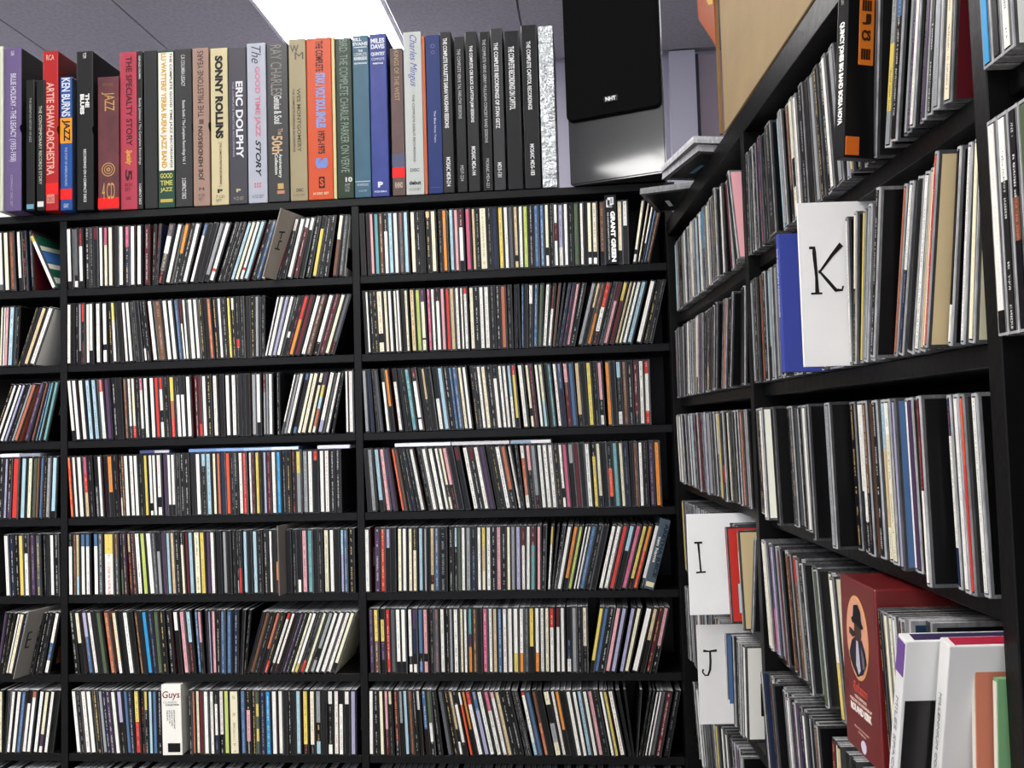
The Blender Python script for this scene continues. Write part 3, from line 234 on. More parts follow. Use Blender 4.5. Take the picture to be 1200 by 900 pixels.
def tag(o, label=None, cat=None, group=None, kind=None):
    if label: o['label'] = label
    if cat: o['category'] = cat
    if group: o['group'] = group
    if kind: o['kind'] = kind
    return o
def solid(name, size, mat, parent=None, loc=(0, 0, 0), rot=None, bevel=0.0, seg=2):
    """bevelled box: size mm, origin at its low corner centre given by loc = low corner"""
    bm = bmesh.new(); bmesh.ops.create_cube(bm, size=1)
    for v in bm.verts: v.co = Vector(((v.co.x + .5) * size[0], (v.co.y + .5) * size[1], (v.co.z + .5) * size[2])) * MM
    if bevel: bmesh.ops.bevel(bm, geom=list(bm.edges), offset=bevel * MM, segments=seg, affect='EDGES', profile=.6)
    me = bpy.data.meshes.new(name); bm.to_mesh(me); bm.free(); me.materials.append(mat)
    return link(name, me, parent, loc, rot)
_tc = {}
def text_mesh(name, body, mat, w, h, thick=.25, bold=0.0, shear=0.0, parent=None, M=None):
    """text fitted into w x h mm in its own XY plane, lower left at the origin, placed by matrix M (mm)"""
    if body in ('M', 'MILES DAVIS', 'Millennium', 'COMPLETE'): bold = 0.0
    cu = bpy.data.curves.new(name, 'FONT'); cu.body = body; cu.size = 1; cu.offset = bold; cu.shear = shear; cu.extrude = .001
    cu.resolution_u = 3
    t = bpy.data.objects.new(name, cu); COL.objects.link(t)
    dg = bpy.context.evaluated_depsgraph_get(); dg.update()
    me = bpy.data.meshes.new_from_object(t.evaluated_get(dg))
    bpy.data.objects.remove(t); bpy.data.curves.remove(cu)
    xs = [v.co.x for v in me.vertices]; ys = [v.co.y for v in me.vertices]
    x0, x1, y0, y1 = min(xs), max(xs), min(ys), max(ys)
    for v in me.vertices:
        p = Vector(((v.co.x - x0) / (x1 - x0) * w, (v.co.y - y0) / (y1 - y0) * h, (thick if v.co.z > 0 else 0)))
        v.co = (M @ p) * MM if M else p * MM
    me.materials.clear(); me.materials.append(mat)
    return link(name, me, parent)
def TM(origin, xdir, ydir):
    x = Vector(xdir).normalized(); y = Vector(ydir).normalized(); z = x.cross(y)
    m = Matrix.Identity(4)
    for i in range(3): m[i][0] = x[i]; m[i][1] = y[i]; m[i][2] = z[i]
    m.translation = Vector(origin)
    return m
_mc = {}
INKK = .66      # the box sets' inks and boards are duller than paper white
def cmat(hexs, rough=.45, coat=.2, bump=0.0, var=0.0):
    k = (hexs, rough, coat, bump, var, INKK)
    if k not in _mc: _mc[k] = simple_mat('print_' + hexs, tuple(c * INKK * (.45 if INKK < 1 and c < .03 else 1) for c in srgb(hexs)), rough, spec=.18, coat=coat * .35, bump=bump, bscale=110, var=var, vscale=25)
    return _mc[k]

# ---------------------------------------------------------------- the room
ZF, ZC = -1800.0, 1676.0
def plane_box(name, x0, x1, y0, y1, z0, z1, mat):
    return tag(solid(name, (x1 - x0, y1 - y0, z1 - z0), mat, None, (x0, y0, z0)), kind='structure')
plane_box('floor', -3500, 3600, -6900, 3100, ZF - 60, ZF, M_FLOOR)
plane_box('wall_back', -3500, 3600, 3000, 3100, ZF, ZC + 60, M_WALL)
plane_box('wall_left', -3600, -3500, -6900, 3100, ZF, ZC + 60, M_WALL)
plane_box('wall_right', 3600, 3700, -6900, 3100, ZF, ZC + 60, M_WALL)
o = plane_box('trim_1', 1551, 1688, 2905, 3000, ZF, ZC, simple_mat('satin_grey_column_paint', srgb('c2c0ce'), .28, spec=.6, bump=.15, bscale=40))
o = plane_box('trim_2', 1688, 1712, 2960, 3000, ZF, ZC, simple_mat('dark_joint', srgb('3a3944'), .6))  # dark strip painted as the shadow along the column's right edge
o = plane_box('trim_3', 1712, 2600, 2975, 3000, ZF, ZC, M_PINKWALL)
ceil = plane_box('ceiling', -3500, 3600, -6900, 3100, ZC + 30, ZC + 90, M_GRID)
tile_me = None
lamps = []
TX, TY = 608.0, 1216.0
for i in range(-5, 6):
    for j in range(-6, 3):
        x0 = 181 - TX * (i + 1); y0 = 460 + TY * j
        if x0 < -3500 or x0 + TX > 3600 or y0 < -6900 or y0 + TY > 3100: continue
        isl = (i == 0 and j in (-3, -2, 1)) or (i == -4 and j in (-3, -2)) or (i == 4 and j in (-2, 1)) or (i in (2, 3) and j == -5)  # beyond the visible panel, unseen ones added for even light and the speaker's reflection
        if isl: lamps.append((x0, y0)); continue
        if tile_me is None:
            t = solid('ceiling_tile', (TX - 8, TY - 8, 18), M_CEIL, ceil, (x0 + 4, y0 + 4, ZC), bevel=3); tile_me = t.data
        else:
            t = link('ceiling_tile', tile_me, ceil, (x0 + 4, y0 + 4, ZC))
for o in list(ceil.children):      # the ceiling's own origin is its low corner
    o.matrix_parent_inverse = Matrix.Translation(-ceil.location)
m_em, nt, b = new_mat('lamp_diffuser')
b.inputs['Base Color'].default_value = (.9, .9, .9, 1)
b.inputs['Emission Color'].default_value = (1, .985, .96, 1); b.inputs['Emission Strength'].default_value = PANEL_EMIT
m_fr = simple_mat('lamp_frame_white', srgb('c8c7cc'), .5)
for n, (x0, y0) in enumerate(lamps):
    r = link('ceiling_light', None, None, (x0 + TX / 2, y0 + TY / 2, ZC))
    vis = abs(x0 + 427) < 20 and y0 > 1500
    tag(r, 'long glowing fluorescent ceiling panel above the row of tall box sets' if vis else '%s of the added ceiling panels outside the picture, %s' % ('centre one' if x0 > -600 and x0 < 300 else 'right one' if x0 > 300 else 'left one' if x0 < -1700 else 'inner one', {1: 'beyond the shelving', -1: 'just in front of the shelving', -2: 'above the aisle', -3: 'right behind the camera', -4: 'behind the camera', -5: 'far behind the camera'}[round((y0 - 460) / TY)]), 'ceiling light')
    solid('diffuser', (TX - 40, TY - 40, 6), m_em, r, (-TX / 2 + 20, -TY / 2 + 20, 2))
    f = MB()
    for a in ((-TX/2+3, -TX/2+20, -TY/2+3, TY/2-3), (TX/2-20, TX/2-3, -TY/2+3, TY/2-3), (-TX/2+20, TX/2-20, -TY/2+3, -TY/2+20), (-TX/2+20, TX/2-20, TY/2-20, TY/2-3)):
        f.box(*a, -4, 14)
    link('frame', f.mesh('frame', [m_fr]), r)

# ---------------------------------------------------------------- shelving
P = 155.0
TH = 15.0
def board(root, x0, x1, z1, th=TH, y0=3, y1=152, name='shelf_board'):
    return solid(name, (x1 - x0, y1 - y0, th), M_BLACK, root, (x0, y0, z1 - th), bevel=.8, seg=1)
back = tag(link('shelving_unit', None), 'wide black shelving unit facing the camera, full of CDs', 'shelving unit')
back.location = Vector((0, 0, ZF)) * MM
zoff = -ZF
def bz(z): return z + zoff
UPR = [(-622, -607), (-7.5, 7.5), (602.5, 617.5), (1217, 1232)]
for a, b_ in UPR:
    solid('upright', (b_ - a, 152, 140 - ZF), M_BLACK, back, (a, 1.5, 0), bevel=.8, seg=1)
for i in range(3):
    for k in range(11):
        board(back, UPR[i][1] + .2, UPR[i + 1][0] - .2, bz(-P * k))
board(back, -622, 1237, bz(155), 14.8, y0=0, y1=160, name='top_board')
solid('back_panel', (1852, 4, 140 - ZF), M_BLACK, back, (-621, 154, 0))
RXW, RYAW, RZW = 1216.94225, -0.06880, -106.91142
rot_r = math.atan2(-math.cos(RYAW), -math.sin(RYAW))
RM = Matrix.Translation(Vector((RXW, 0, 0))) @ Matrix.Rotation(rot_r, 4, 'Z')     # local x towards the camera, local y into the shelf
runit = tag(link('shelving_unit', None), 'tall black shelving unit running down the right side with lettered dividers', 'shelving unit')
runit.location = Vector((RXW, 0, ZF)) * MM; runit.rotation_euler = (0, 0, rot_r)
RU = [(0, 12.5), (575, 590), (1118, 1133.5), (1700, 1715)]
for a, b_ in RU:
    solid('upright', (b_ - a, 152.8, RZW + 155 - ZF), M_BLACK, runit, (a, .2, 0), bevel=.8, seg=1)
for i in range(3):
    for k in range(10):
        board(runit, RU[i][1] + .2, RU[i + 1][0] - .2, bz(RZW - P * k), y0=13)
board(runit, 0, 1715, bz(RZW + 185), 29.8, y0=2, y1=156, name='top_board')
solid('back_panel', (1715, 4, RZW + 154 - ZF), M_BLACK, runit, (0, 153.2, 0))

# ---------------------------------------------------------------- CD cases
def parse(seg):
    neg = seg.startswith('-'); seg = seg.lstrip('-')
    out = []; p = 0.0
    its = re.findall(r'([A-Za-z])(\d*)', seg)
    for i, (c, d) in enumerate(its):
        e = 1.0 if i == len(its) - 1 and not d else (int(d) / 10 if len(d) == 1 else int(d) / 100) if d else 1.0
        out.append((c, p, e)); p = e
    if out[-1][2] < 1: out[-1] = (out[-1][0], out[-1][1], 1.0)
    return neg, out
LIGHT = set('wcGtyYspleo')
def jit(c, a=.06, r=rnd):
    k = 1 + r.uniform(-a, a); return tuple(min(1, max(0, x * k * (1 + r.uniform(-.02, .02)))) for x in c)
def case_mb(w, style, r, H=125.0, D=142.0):
    """style: lid edge value, tray value, top edge value"""
    lid, tray, top = style[:3]
    mb = MB()
    L = min(2.6, w * .27)
    c3 = lambda v: (v, v, v * 1.01)
    mb.box(w/2 - L, w/2, 0, D, 0, H, c3(lid), cols={'top': c3(min(.9, top * 1.6)), 'bottom': c3(top * .8), 'right': c3(max(.05, lid * .8))})  # frosted tops, their colour raised further to stand in for missing light
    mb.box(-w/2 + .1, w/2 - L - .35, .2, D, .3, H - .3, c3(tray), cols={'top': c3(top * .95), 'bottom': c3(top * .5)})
    if len(style) > 3:      # clear polystyrene: its edge highlights painted as pale strips round the spine
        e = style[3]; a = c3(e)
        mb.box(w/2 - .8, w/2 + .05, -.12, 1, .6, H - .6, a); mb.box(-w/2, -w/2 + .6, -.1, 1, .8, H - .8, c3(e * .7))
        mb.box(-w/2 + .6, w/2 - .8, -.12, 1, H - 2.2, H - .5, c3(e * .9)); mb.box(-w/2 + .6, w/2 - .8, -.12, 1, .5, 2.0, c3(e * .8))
    return mb
def label_mb(w, segs, r, H=125.0):
    mb = MB(); L = min(2.6, w * .27)
    x0, x1 = -w/2 + .6, w/2 - L - .6
    if x1 - x0 < 2: x0, x1 = -w/2 + .3, w/2 - L - .4
    z1, z0 = H - 3.2, 3.0
    off = r.uniform(0, 4000)
    for c, a, b_ in segs:
        col = jit(LIN[c], .08, r)
        if c == 'k': col = tuple(x * r.choice((.5, 1, 1.6)) for x in col)
        za, zb = z1 - a * (z1 - z0), z1 - b_ * (z1 - z0)
        if c in LIGHT:
            ink = (.06, .05, .06, (r.choice((.15, .4, .6, .8))))
            if c in 'wc' and r.random() < .12: ink = (.5, .05, .05, .8)
        else:
            q = r.random()
            ink = (.62, .62, .58, r.choice((0, .4, .9))) if q < .7 else ((.75, .55, .2, .9) if q < .8 else ((.6, .12, .1, .9) if q < .87 else (0, 0, 0, 0)))
        if b_ - a < .12: ink = (0, 0, 0, 0)
        mb.face([(x0, -.3, zb), (x1, -.3, zb), (x1, -.3, za), (x0, -.3, za)], col, ink, [(0, off + zb), (1, off + zb), (1, off + za), (0, off + za)], 0)
        mb.face([(x1, -.3, zb), (x1, .3, zb), (x1, .3, za), (x1, -.3, za)], col)
        mb.face([(x0, .3, zb), (x0, -.3, zb), (x0, -.3, za), (x0, .3, za)], col)
    return mb
def booklet_mb(w, face, r, H=125.0):
    mb = MB(); col = LIN[face]
    x = w/2 + .25
    def q(y0, y1, z0, z1, c, t=0):
        mb.face([(x + t, y0, z0), (x + t, y1, z0), (x + t, y1, z1), (x + t, y0, z1)], c)
    if face == 'E':
        pass
    mb.face([(x, 3, 2.5), (x, 137, 2.5), (x, 137, H - 2.5), (x, 3, H - 2.5)], jit(col, .06, r))
    for y0, z0, y1, z1 in ((3, 2.5, 3, H - 2.5),):
        mb.face([(w/2, y0, z0), (x, y0, z0), (x, y0, z1), (w/2, y0, z1)], jit(col, .06, r))
    mb.face([(w/2, 3, H - 2.5), (x, 3, H - 2.5), (x, 137, H - 2.5), (w/2, 137, H - 2.5)], jit(col, .06, r))
    # plain artwork blocks, enough to read as a cover
    if r.random() < .6:
        c2 = LIN[r.choice('kwdgBROst')]
        y0 = r.uniform(8, 30); z0 = r.uniform(10, 60)
        q(y0, y0 + r.uniform(40, 90), z0, z0 + r.uniform(20, 50), jit(c2), .1)
    return mb

DATA = {}
for ln in CDS.strip().split('\n'):
    key, *its = ln.split(' ')
    L = []
    for t in its:
        p = t.split(',')
        neg, segs = parse(p[3])
        L.append(dict(u=float(p[0]), lean=float(p[1]), w=float(p[2]), fill=neg, segs=segs, prot=float(p[4]), face=p[5] if len(p) > 5 else '', raw=p[3]))
    DATA[(key[0], int(key[1]), int(key[2]))] = L
ORD = ['first', 'second', 'third', 'fourth', 'fifth', 'sixth', 'seventh', 'eighth', 'ninth', 'tenth', 'eleventh', 'twelfth', 'thirteenth', 'fourteenth', 'fifteenth', 'sixteenth', 'seventeenth', 'eighteenth', 'nineteenth', 'twentieth'] + ['%dth' % i for i in range(21, 60)]
BAYN = {('B', 0): 'cut-off bay at left edge', ('B', 1): 'left bay of back unit', ('B', 2): 'right bay of back unit', ('R', 0): 'far bay of right unit', ('R', 1): 'near bay of right unit'}
SHELF = {'B': ['top shelf', 'second shelf', 'third shelf', 'fourth shelf', 'fifth shelf', 'sixth shelf', 'seventh shelf'],
         'R': ['top shelf', 'second shelf', 'third shelf', 'fourth shelf', 'fifth shelf', 'sixth shelf']}
def desc(c):
    seen = []
    sz = {}
    for k, a, b_ in c['segs']: sz[WORD[k]] = sz.get(WORD[k], 0) + b_ - a
    for k, a, b_ in c['segs']:
        if WORD[k] not in seen and sz[WORD[k]] > .12: seen.append(WORD[k])
    return '-and-'.join(seen[:2]).replace(' ', '-')
cands = []
for key, L in DATA.items():
    for i, c in enumerate(L):
        c['key'] = key; c['i'] = i; c['desc'] = desc(c)
        colored = [k for k, a, b_ in c['segs'] if k not in 'wkdcgG' and b_ - a > .15]
        s = 0
        if c['fill']: s = -1
        elif key[0] == 'R' and key[1] == 1: s = 10 + c['w'] * .1
        else:
            s = (3 if colored else 0) + c['w'] * .1 + (1 if len(set(k for k, _, _ in c['segs'])) > 1 else 0) + (.5 if key[1] == 2 else 0) + (.06 * key[2])
            if c['w'] < 5: s -= 3
        c['score'] = s; cands.append(c)
cands.sort(key=lambda c: -c['score'])
for c in cands[:300]: c['solo'] = True
def mk_label(c):
    L = DATA[c['key']]; d = c['desc']
    same = [x for x in L if x['desc'] == d]
    n = same.index(c)
    side = 'from the left' if c['key'][0] == 'B' else 'from far end'
    place = SHELF[c['key'][0]][c['key'][2]] + ', ' + BAYN[c['key'][:2]]
    if len(same) == 1: return 'only %s spined CD on %s' % (d, place)
    i = c['i']
    if len(same) > 4 and 0 < i < len(L) - 1:
        a, b_ = L[i - 1]['desc'].split('-and-')[0], L[i + 1]['desc'].split('-and-')[0]
        tw = [x for x in same if 0 < x['i'] < len(L) - 1 and (L[x['i'] - 1]['desc'].split('-and-')[0], L[x['i'] + 1]['desc'].split('-and-')[0]) == (a, b_)]
        if len(tw) == 1:
            return '%s spined CD between %s and %s, %s' % (d, a, b_, place)
    if n == len(same) - 1: return 'last %s spined CD %s, %s' % (d, side, place)
    return '%s %s spined CD %s, %s' % (ORD[n], d, side, place)

case_cache = {}
stuff = MB()
r2 = random.Random(5)
def cd_matrix(c):
    kind, bay, row = c['key']
    z = -P * row if kind == 'B' else RZW - P * row
    th = math.radians(c['lean']); w = c['w']
    dz = w / 2 * abs(math.sin(th)) + .1
    loc = Vector((c['u'], -c['prot'] + c['rec'], z + dz))
    M = Matrix.Translation(loc) @ Matrix.Rotation(th, 4, 'Y')
    if kind == 'R': M = RM @ M
    return M
for key, L in DATA.items():
    for c in L:
        kind = key[0]
        c['w'] = max(3.0, round(c['w'] * 2 - .2) / 2)
        if kind == 'B':
            c['rec'] = r2.uniform(-1.5, 3.0)
            st = r2.choice([(.018, .012, .50), (.015, .01, .36), (.03, .012, .6), (.07, .02, .62), (.015, .012, .22)])
        else:
            c['rec'] = r2.uniform(-1, 5.0) if not c['prot'] else 0
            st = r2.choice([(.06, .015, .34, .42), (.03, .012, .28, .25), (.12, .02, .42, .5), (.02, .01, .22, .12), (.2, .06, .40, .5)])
        main = max(c['segs'], key=lambda s: s[2] - s[1])[0]
        face = c['face'] if c['face'] in LIN else (main if r2.random() < .35 else r2.choice('kkdkRBOw' if kind == 'B' else 'kkkkd'))
        if kind == 'R' and c['prot'] and not c['face']: face = 'k'
        M = cd_matrix(c)
        seed = r2.random()
        if c.get('solo'):
            ck = (c['w'], st)
            if ck not in case_cache:
                case_cache[ck] = case_mb(c['w'], st, r2).mesh('case', [M_CASE])
            root = bpy.data.objects.new('cd_case', None); COL.objects.link(root); root.empty_display_size = .02
            loc, q, _ = M.decompose()
            root.location = loc * MM; root.rotation_euler = q.to_euler()
            tag(root, mk_label(c), 'CD', {'B': 'CDs on the back shelving', 'R': 'CDs on the right-hand shelving'}[kind])
            link('case', case_cache[ck], root)
            link('spine_label', label_mb(c['w'], c['segs'], r2).mesh('spine_label', [M_PRINT]), root)
            link('booklet', booklet_mb(c['w'], face, r2).mesh('booklet', [M_PRINT]), root)
        else:
            stuff.merge(case_mb(c['w'], st, r2), M)
            for mb in (label_mb(c['w'], c['segs'], r2), booklet_mb(c['w'], face, r2)):
                mb.m = [1] * len(mb.m); stuff.merge(mb, M)
# shelves beyond the picture's left edge and below it carry the same stock
def filler_row(kind, bay, row, u0, u1):
    u = u0
    while u < u1:
        c = dict(key=(kind, bay, row), u=u, lean=r2.choice([0, 0, -3, 4]), w=10.0, prot=0, rec=r2.uniform(0, 3))
        segs = [(r2.choice('kkkwwcdGRbt'), 0, 1)]
        M = cd_matrix(c); st = (.04, .02, .3)
        stuff.merge(case_mb(10.0, st, r2), M)
        mb = label_mb(10.0, segs, r2); mb.m = [1] * len(mb.m); stuff.merge(mb, M)
        u += 11.6
for row in range(7): filler_row('B', 0, row, -600, -165)
for bay, a, b_ in ((0, -590, -20), (1, 20, 590), (2, 630, 1200)): filler_row('B', bay, 7, a, b_)
filler_row('R', 1, 4, 815, 1110)
filler_row('R', 0, 5, 490, 560)
so = link('cd_cases', stuff.mesh('cd_cases', [M_CASE, M_PRINT]))
tag(so, 'the remaining black and white spined CDs packed along the shelves', 'CDs', kind='stuff')
# ---------------------------------------------------------------- tall box sets standing on the back unit
ZT = 155.4
def band(root, w, h, f0, f1, hexs, u0=0.0, u1=1.0, name='printed_band', t=.25, rough=.45):
    z1 = h * (1 - f0); z0 = h * (1 - f1)
    return solid(name, (w * (u1 - u0), t + .3, z1 - z0), cmat(hexs, rough), root, (w * u0, -t, z0))
def letter(root, w, h, body, f0, f1, uc, hf, hexs, mode='d', bold=.0, shear=0.0, name='lettering'):
    """f0..f1: extent down the spine as fractions of its height; uc, hf: centre and cap height across as fractions of its width"""
    L = h * (f1 - f0); Hh = w * hf
    mat = cmat(hexs, .4)
    if mode == 'd': M = TM((w * uc - Hh / 2, -.35, h * (1 - f0)), (0, 0, -1), (1, 0, 0)); a, b_ = L, Hh
    elif mode == 'u': M = TM((w * uc + Hh / 2, -.35, h * (1 - f1)), (0, 0, 1), (-1, 0, 0)); a, b_ = L, Hh
    else: M = TM((w * (uc - hf / 2), -.35, h * (1 - f1)), (1, 0, 0), (0, 0, 1)); a, b_ = w * hf, L
    return text_mesh(name, body, mat, a, b_, .2, bold, shear, root, M)
def boxset(x0, x1, h, y, hexs, label, coat=.3, rough=.4, bump=0.0, side=None, depth=146, var=.08, notch=False, inner=None):
    slide = lambda x: -3 - 37 * max(0, 163 - x) / 290     # the left end of the row is pulled forward
    y = slide((x0 + x1) / 2)
    kk = lambda x: (1641.7 + slide(x) + 3) / 1641.7
    h = h * kk(x0) - (1.5 if y < -10 else 0)
    x0, x1 = 1058.2 - (1058.2 - x0) * kk(x0), 1058.2 - (1058.2 - x1) * kk(x1)
    root = link('box_set', None, None, (x0, y, ZT))
    w = x1 - x0
    tag(root, label, 'box set', 'tall box sets on top of the shelving')
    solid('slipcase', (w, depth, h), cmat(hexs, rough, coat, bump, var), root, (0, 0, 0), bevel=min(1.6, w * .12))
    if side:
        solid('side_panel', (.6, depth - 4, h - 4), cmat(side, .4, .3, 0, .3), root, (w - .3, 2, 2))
    if notch:
        bm = bmesh.new(); bmesh.ops.create_circle(bm, cap_ends=True, radius=9 * MM, segments=20)
        for v in bm.verts: v.co = Vector((0, v.co.x, v.co.y))
        r = bmesh.ops.extrude_face_region(bm, geom=list(bm.faces))
        for v in [e for e in r['geom'] if isinstance(e, bmesh.types.BMVert)]: v.co.x += .5 * MM
        me = bpy.data.meshes.new('thumb_notch'); bm.to_mesh(me); bm.free(); me.materials.append(cmat('0c0c0c'))
        link('thumb_notch', me, root, (w + .2, 4, h * .5))
    return root, w, h
def S(i, *a, **k):
    x0, x1, h = BOXES[i]; return boxset(x0, x1, h, *a, **k)
W_, K_ = 'f2f2ee', '151515'
r, w, h = S(0, -45, 'd9dcc8', 'pale green and blue box set cut by the left edge'); band(r, w, h, .45, 1, '2f6f9f', 0, .5)
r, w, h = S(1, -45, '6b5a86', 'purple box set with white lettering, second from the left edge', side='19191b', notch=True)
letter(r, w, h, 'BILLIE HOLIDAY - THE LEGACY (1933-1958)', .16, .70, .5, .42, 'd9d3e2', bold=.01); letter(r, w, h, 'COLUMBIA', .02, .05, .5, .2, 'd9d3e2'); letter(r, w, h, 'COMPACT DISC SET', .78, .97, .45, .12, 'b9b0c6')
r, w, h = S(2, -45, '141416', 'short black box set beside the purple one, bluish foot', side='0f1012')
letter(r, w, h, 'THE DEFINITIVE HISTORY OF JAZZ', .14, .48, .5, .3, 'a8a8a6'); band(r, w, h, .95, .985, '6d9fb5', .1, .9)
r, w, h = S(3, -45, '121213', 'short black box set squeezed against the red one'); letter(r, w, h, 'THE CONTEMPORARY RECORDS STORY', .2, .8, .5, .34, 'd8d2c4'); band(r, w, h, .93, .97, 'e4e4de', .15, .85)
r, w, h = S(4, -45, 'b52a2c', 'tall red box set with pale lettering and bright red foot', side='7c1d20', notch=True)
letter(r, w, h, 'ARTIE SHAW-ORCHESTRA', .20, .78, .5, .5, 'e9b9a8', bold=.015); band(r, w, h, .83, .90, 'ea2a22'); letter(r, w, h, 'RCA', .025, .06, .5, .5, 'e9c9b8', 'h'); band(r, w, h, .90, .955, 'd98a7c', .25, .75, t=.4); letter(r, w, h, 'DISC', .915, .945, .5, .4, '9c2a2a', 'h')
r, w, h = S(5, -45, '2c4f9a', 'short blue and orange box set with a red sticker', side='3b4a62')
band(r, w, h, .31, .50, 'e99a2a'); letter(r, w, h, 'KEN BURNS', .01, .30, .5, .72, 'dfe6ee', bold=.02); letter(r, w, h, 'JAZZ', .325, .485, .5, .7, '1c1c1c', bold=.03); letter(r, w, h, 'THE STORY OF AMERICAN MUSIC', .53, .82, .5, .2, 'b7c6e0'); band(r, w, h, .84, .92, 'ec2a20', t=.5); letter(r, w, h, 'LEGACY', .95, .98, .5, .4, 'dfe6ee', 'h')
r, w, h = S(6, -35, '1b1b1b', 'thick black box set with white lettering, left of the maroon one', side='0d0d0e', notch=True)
letter(r, w, h, 'THE\nBLUES', .27, .40, .5, .55, W_, bold=.05); letter(r, w, h, 'TOM', .01, .045, .5, .2, W_); letter(r, w, h, 'RECORDINGS ON 4 COMPACT DISCS', .62, .95, .5, .16, 'e0e0dc', bold=.02)
r, w, h = S(7, -20, '6d3238', 'short maroon leather-look box set with gold medallion', var=.45, coat=.6)
letter(r, w, h, 'JAZZ', .12, .26, .5, .62, 'c9a05a', 'd'); letter(r, w, h, 'SMITHSONIAN', .05, .07, .5, .5, '9c6a52', 'h')
def ring(root, w, h, f, rad, hexs, th=1.0):
    bm = bmesh.new(); n = 28
    for q in range(n):
        a0, a1 = 2 * math.pi * q / n, 2 * math.pi * (q + 1) / n
        vs = [bm.verts.new(((w * .5 + rr * math.cos(a)) * MM, -.4 * MM, (h * (1 - f) + rr * math.sin(a)) * MM)) for rr, a in ((rad - th, a0), (rad, a0), (rad, a1), (rad - th, a1))]
        bm.faces.new(vs[::-1])
    me = bpy.data.meshes.new('medallion'); bm.to_mesh(me); bm.free(); me.materials.append(cmat(hexs)); return link('medallion', me, root)
ring(r, w, h, .70, 14, 'c9a05a', 1.6); ring(r, w, h, .70, 9, 'c9a05a', 1.3); ring(r, w, h, .70, 4, 'c9a05a', 2.0)
letter(r, w, h, '4 CD', .80, .92, .5, .6, 'c9a05a', 'h'); band(r, w, h, .91, .99, 'ef2019', t=.5)
r, w, h = S(8, 0, 'b83c50', 'crimson box set with dark serif lettering and a yellow script logo'); letter(r, w, h, 'THE SPECIALTY STORY', .03, .60, .55, .36, '4c1622', bold=.02); letter(r, w, h, 'Specialty', .625, .72, .5, .42, 'e8b23a', shear=.4, bold=.02); letter(r, w, h, '5', .75, .82, .5, .4, '3b121c', bold=.03); letter(r, w, h, 'BOX\nSET', .835, .885, .5, .45, '3b121c', 'h'); letter(r, w, h, 'DISC', .92, .94, .5, .3, '3b121c', 'h')
r, w, h = S(9, 0, '121213', 'narrow glossy black box set right of the crimson one', coat=.6); letter(r, w, h, 'Buddy Johnson / The Complete Recordings', .30, .72, .5, .5, 'dcdcd6'); letter(r, w, h, 'OKEH JAZZ COLUMBIA', .03, .18, .5, .4, 'dcdcd6', bold=.02); letter(r, w, h, '3 COMPACT DISCS', .84, .97, .5, .42, 'dcdcd6', bold=.02)
r, w, h = S(10, 0, '18191a', 'plain glossy black slipcase without lettering', coat=.7, side='111213')
r, w, h = S(11, 0, '2b4433', 'white and dark green box set with amber lettering'); band(r, w, h, .015, .765, 'efece0', .06, .97); letter(r, w, h, "LU WATTERS' YERBA BUENA JAZZ BAND", .02, .75, .34, .42, 'd6a634', bold=.04); letter(r, w, h, 'THE COMPLETE GOOD TIME JAZZ RECORDINGS', .02, .75, .80, .18, '1d1d1b', bold=.02)
for f0, f1, s in ((.785, .82, 'GOOD'), (.83, .865, 'TIME'), (.875, .91, 'JAZZ')): letter(r, w, h, s, f0 - .002, f1 - .006, .5, .75, 'd5cf6a', 'h', bold=.02)
band(r, w, h, .945, .965, 'c9b24a', .12, .88)
r, w, h = S(12, 0, '1c1c1d', 'wrinkled glossy black box set with faint white script', coat=.9, bump=.5, notch=True); letter(r, w, h, 'Bessie Smith / The Complete Recordings Vol. 1', .33, .73, .5, .22, 'd4d4d0', bold=.01); letter(r, w, h, 'C.K COLUMBIA LEGACY', .04, .24, .5, .22, 'd4d4d0', bold=.01); letter(r, w, h, '2 COMPACT DISCS', .82, .95, .5, .24, 'd4d4d0', bold=.02)
r, w, h = S(13, 0, 'a98878', 'dusty pink box set with black capitals reading upwards', notch=True); letter(r, w, h, 'JOE HENDERSON', .50, .84, .5, .36, '1b1715', 'u', bold=.02); letter(r, w, h, 'THE MILESTONE YEARS', .02, .44, .5, .36, '33302c', 'u'); band(r, w, h, .455, .485, '5f5148', .38, .66); letter(r, w, h, 'M', .885, .905, .5, .3, '1b1715', 'h', bold=.06); letter(r, w, h, '8 CD\nSET', .925, .965, .5, .4, '4c4038', 'h')
r, w, h = S(14, 0, 'd8c99c', 'cream box set with heavy black lettering'); letter(r, w, h, 'SONNY ROLLINS', .05, .58, .5, .46, '141312', bold=.06); letter(r, w, h, 'THE COMPLETE PRESTIGE RECORDINGS', .61, .87, .55, .12, '3a352a', bold=.01)
band(r, w, h, .605, .607, '3a352a', .4, .62); band(r, w, h, .88, .882, '3a352a', .4, .62); letter(r, w, h, 'P', .90, .925, .5, .3, '26221c', 'h', bold=.05); letter(r, w, h, '7 CD\nSET', .94, .98, .5, .5, '5a523e', 'h')
r, w, h = S(15, 0, '3f3d46', 'charcoal box set with large white capitals'); letter(r, w, h, 'ERIC DOLPHY', .22, .71, .60, .40, 'e9e9ec', bold=.03); letter(r, w, h, 'THE COMPLETE PRESTIGE RECORDINGS', .22, .70, .26, .10, 'a8a2b8', bold=.01); letter(r, w, h, 'P', .905, .925, .5, .25, 'd9cf9a', 'h', bold=.04); letter(r, w, h, '9 CD SET', .955, .975, .5, .55, 'b8b08a', 'h')
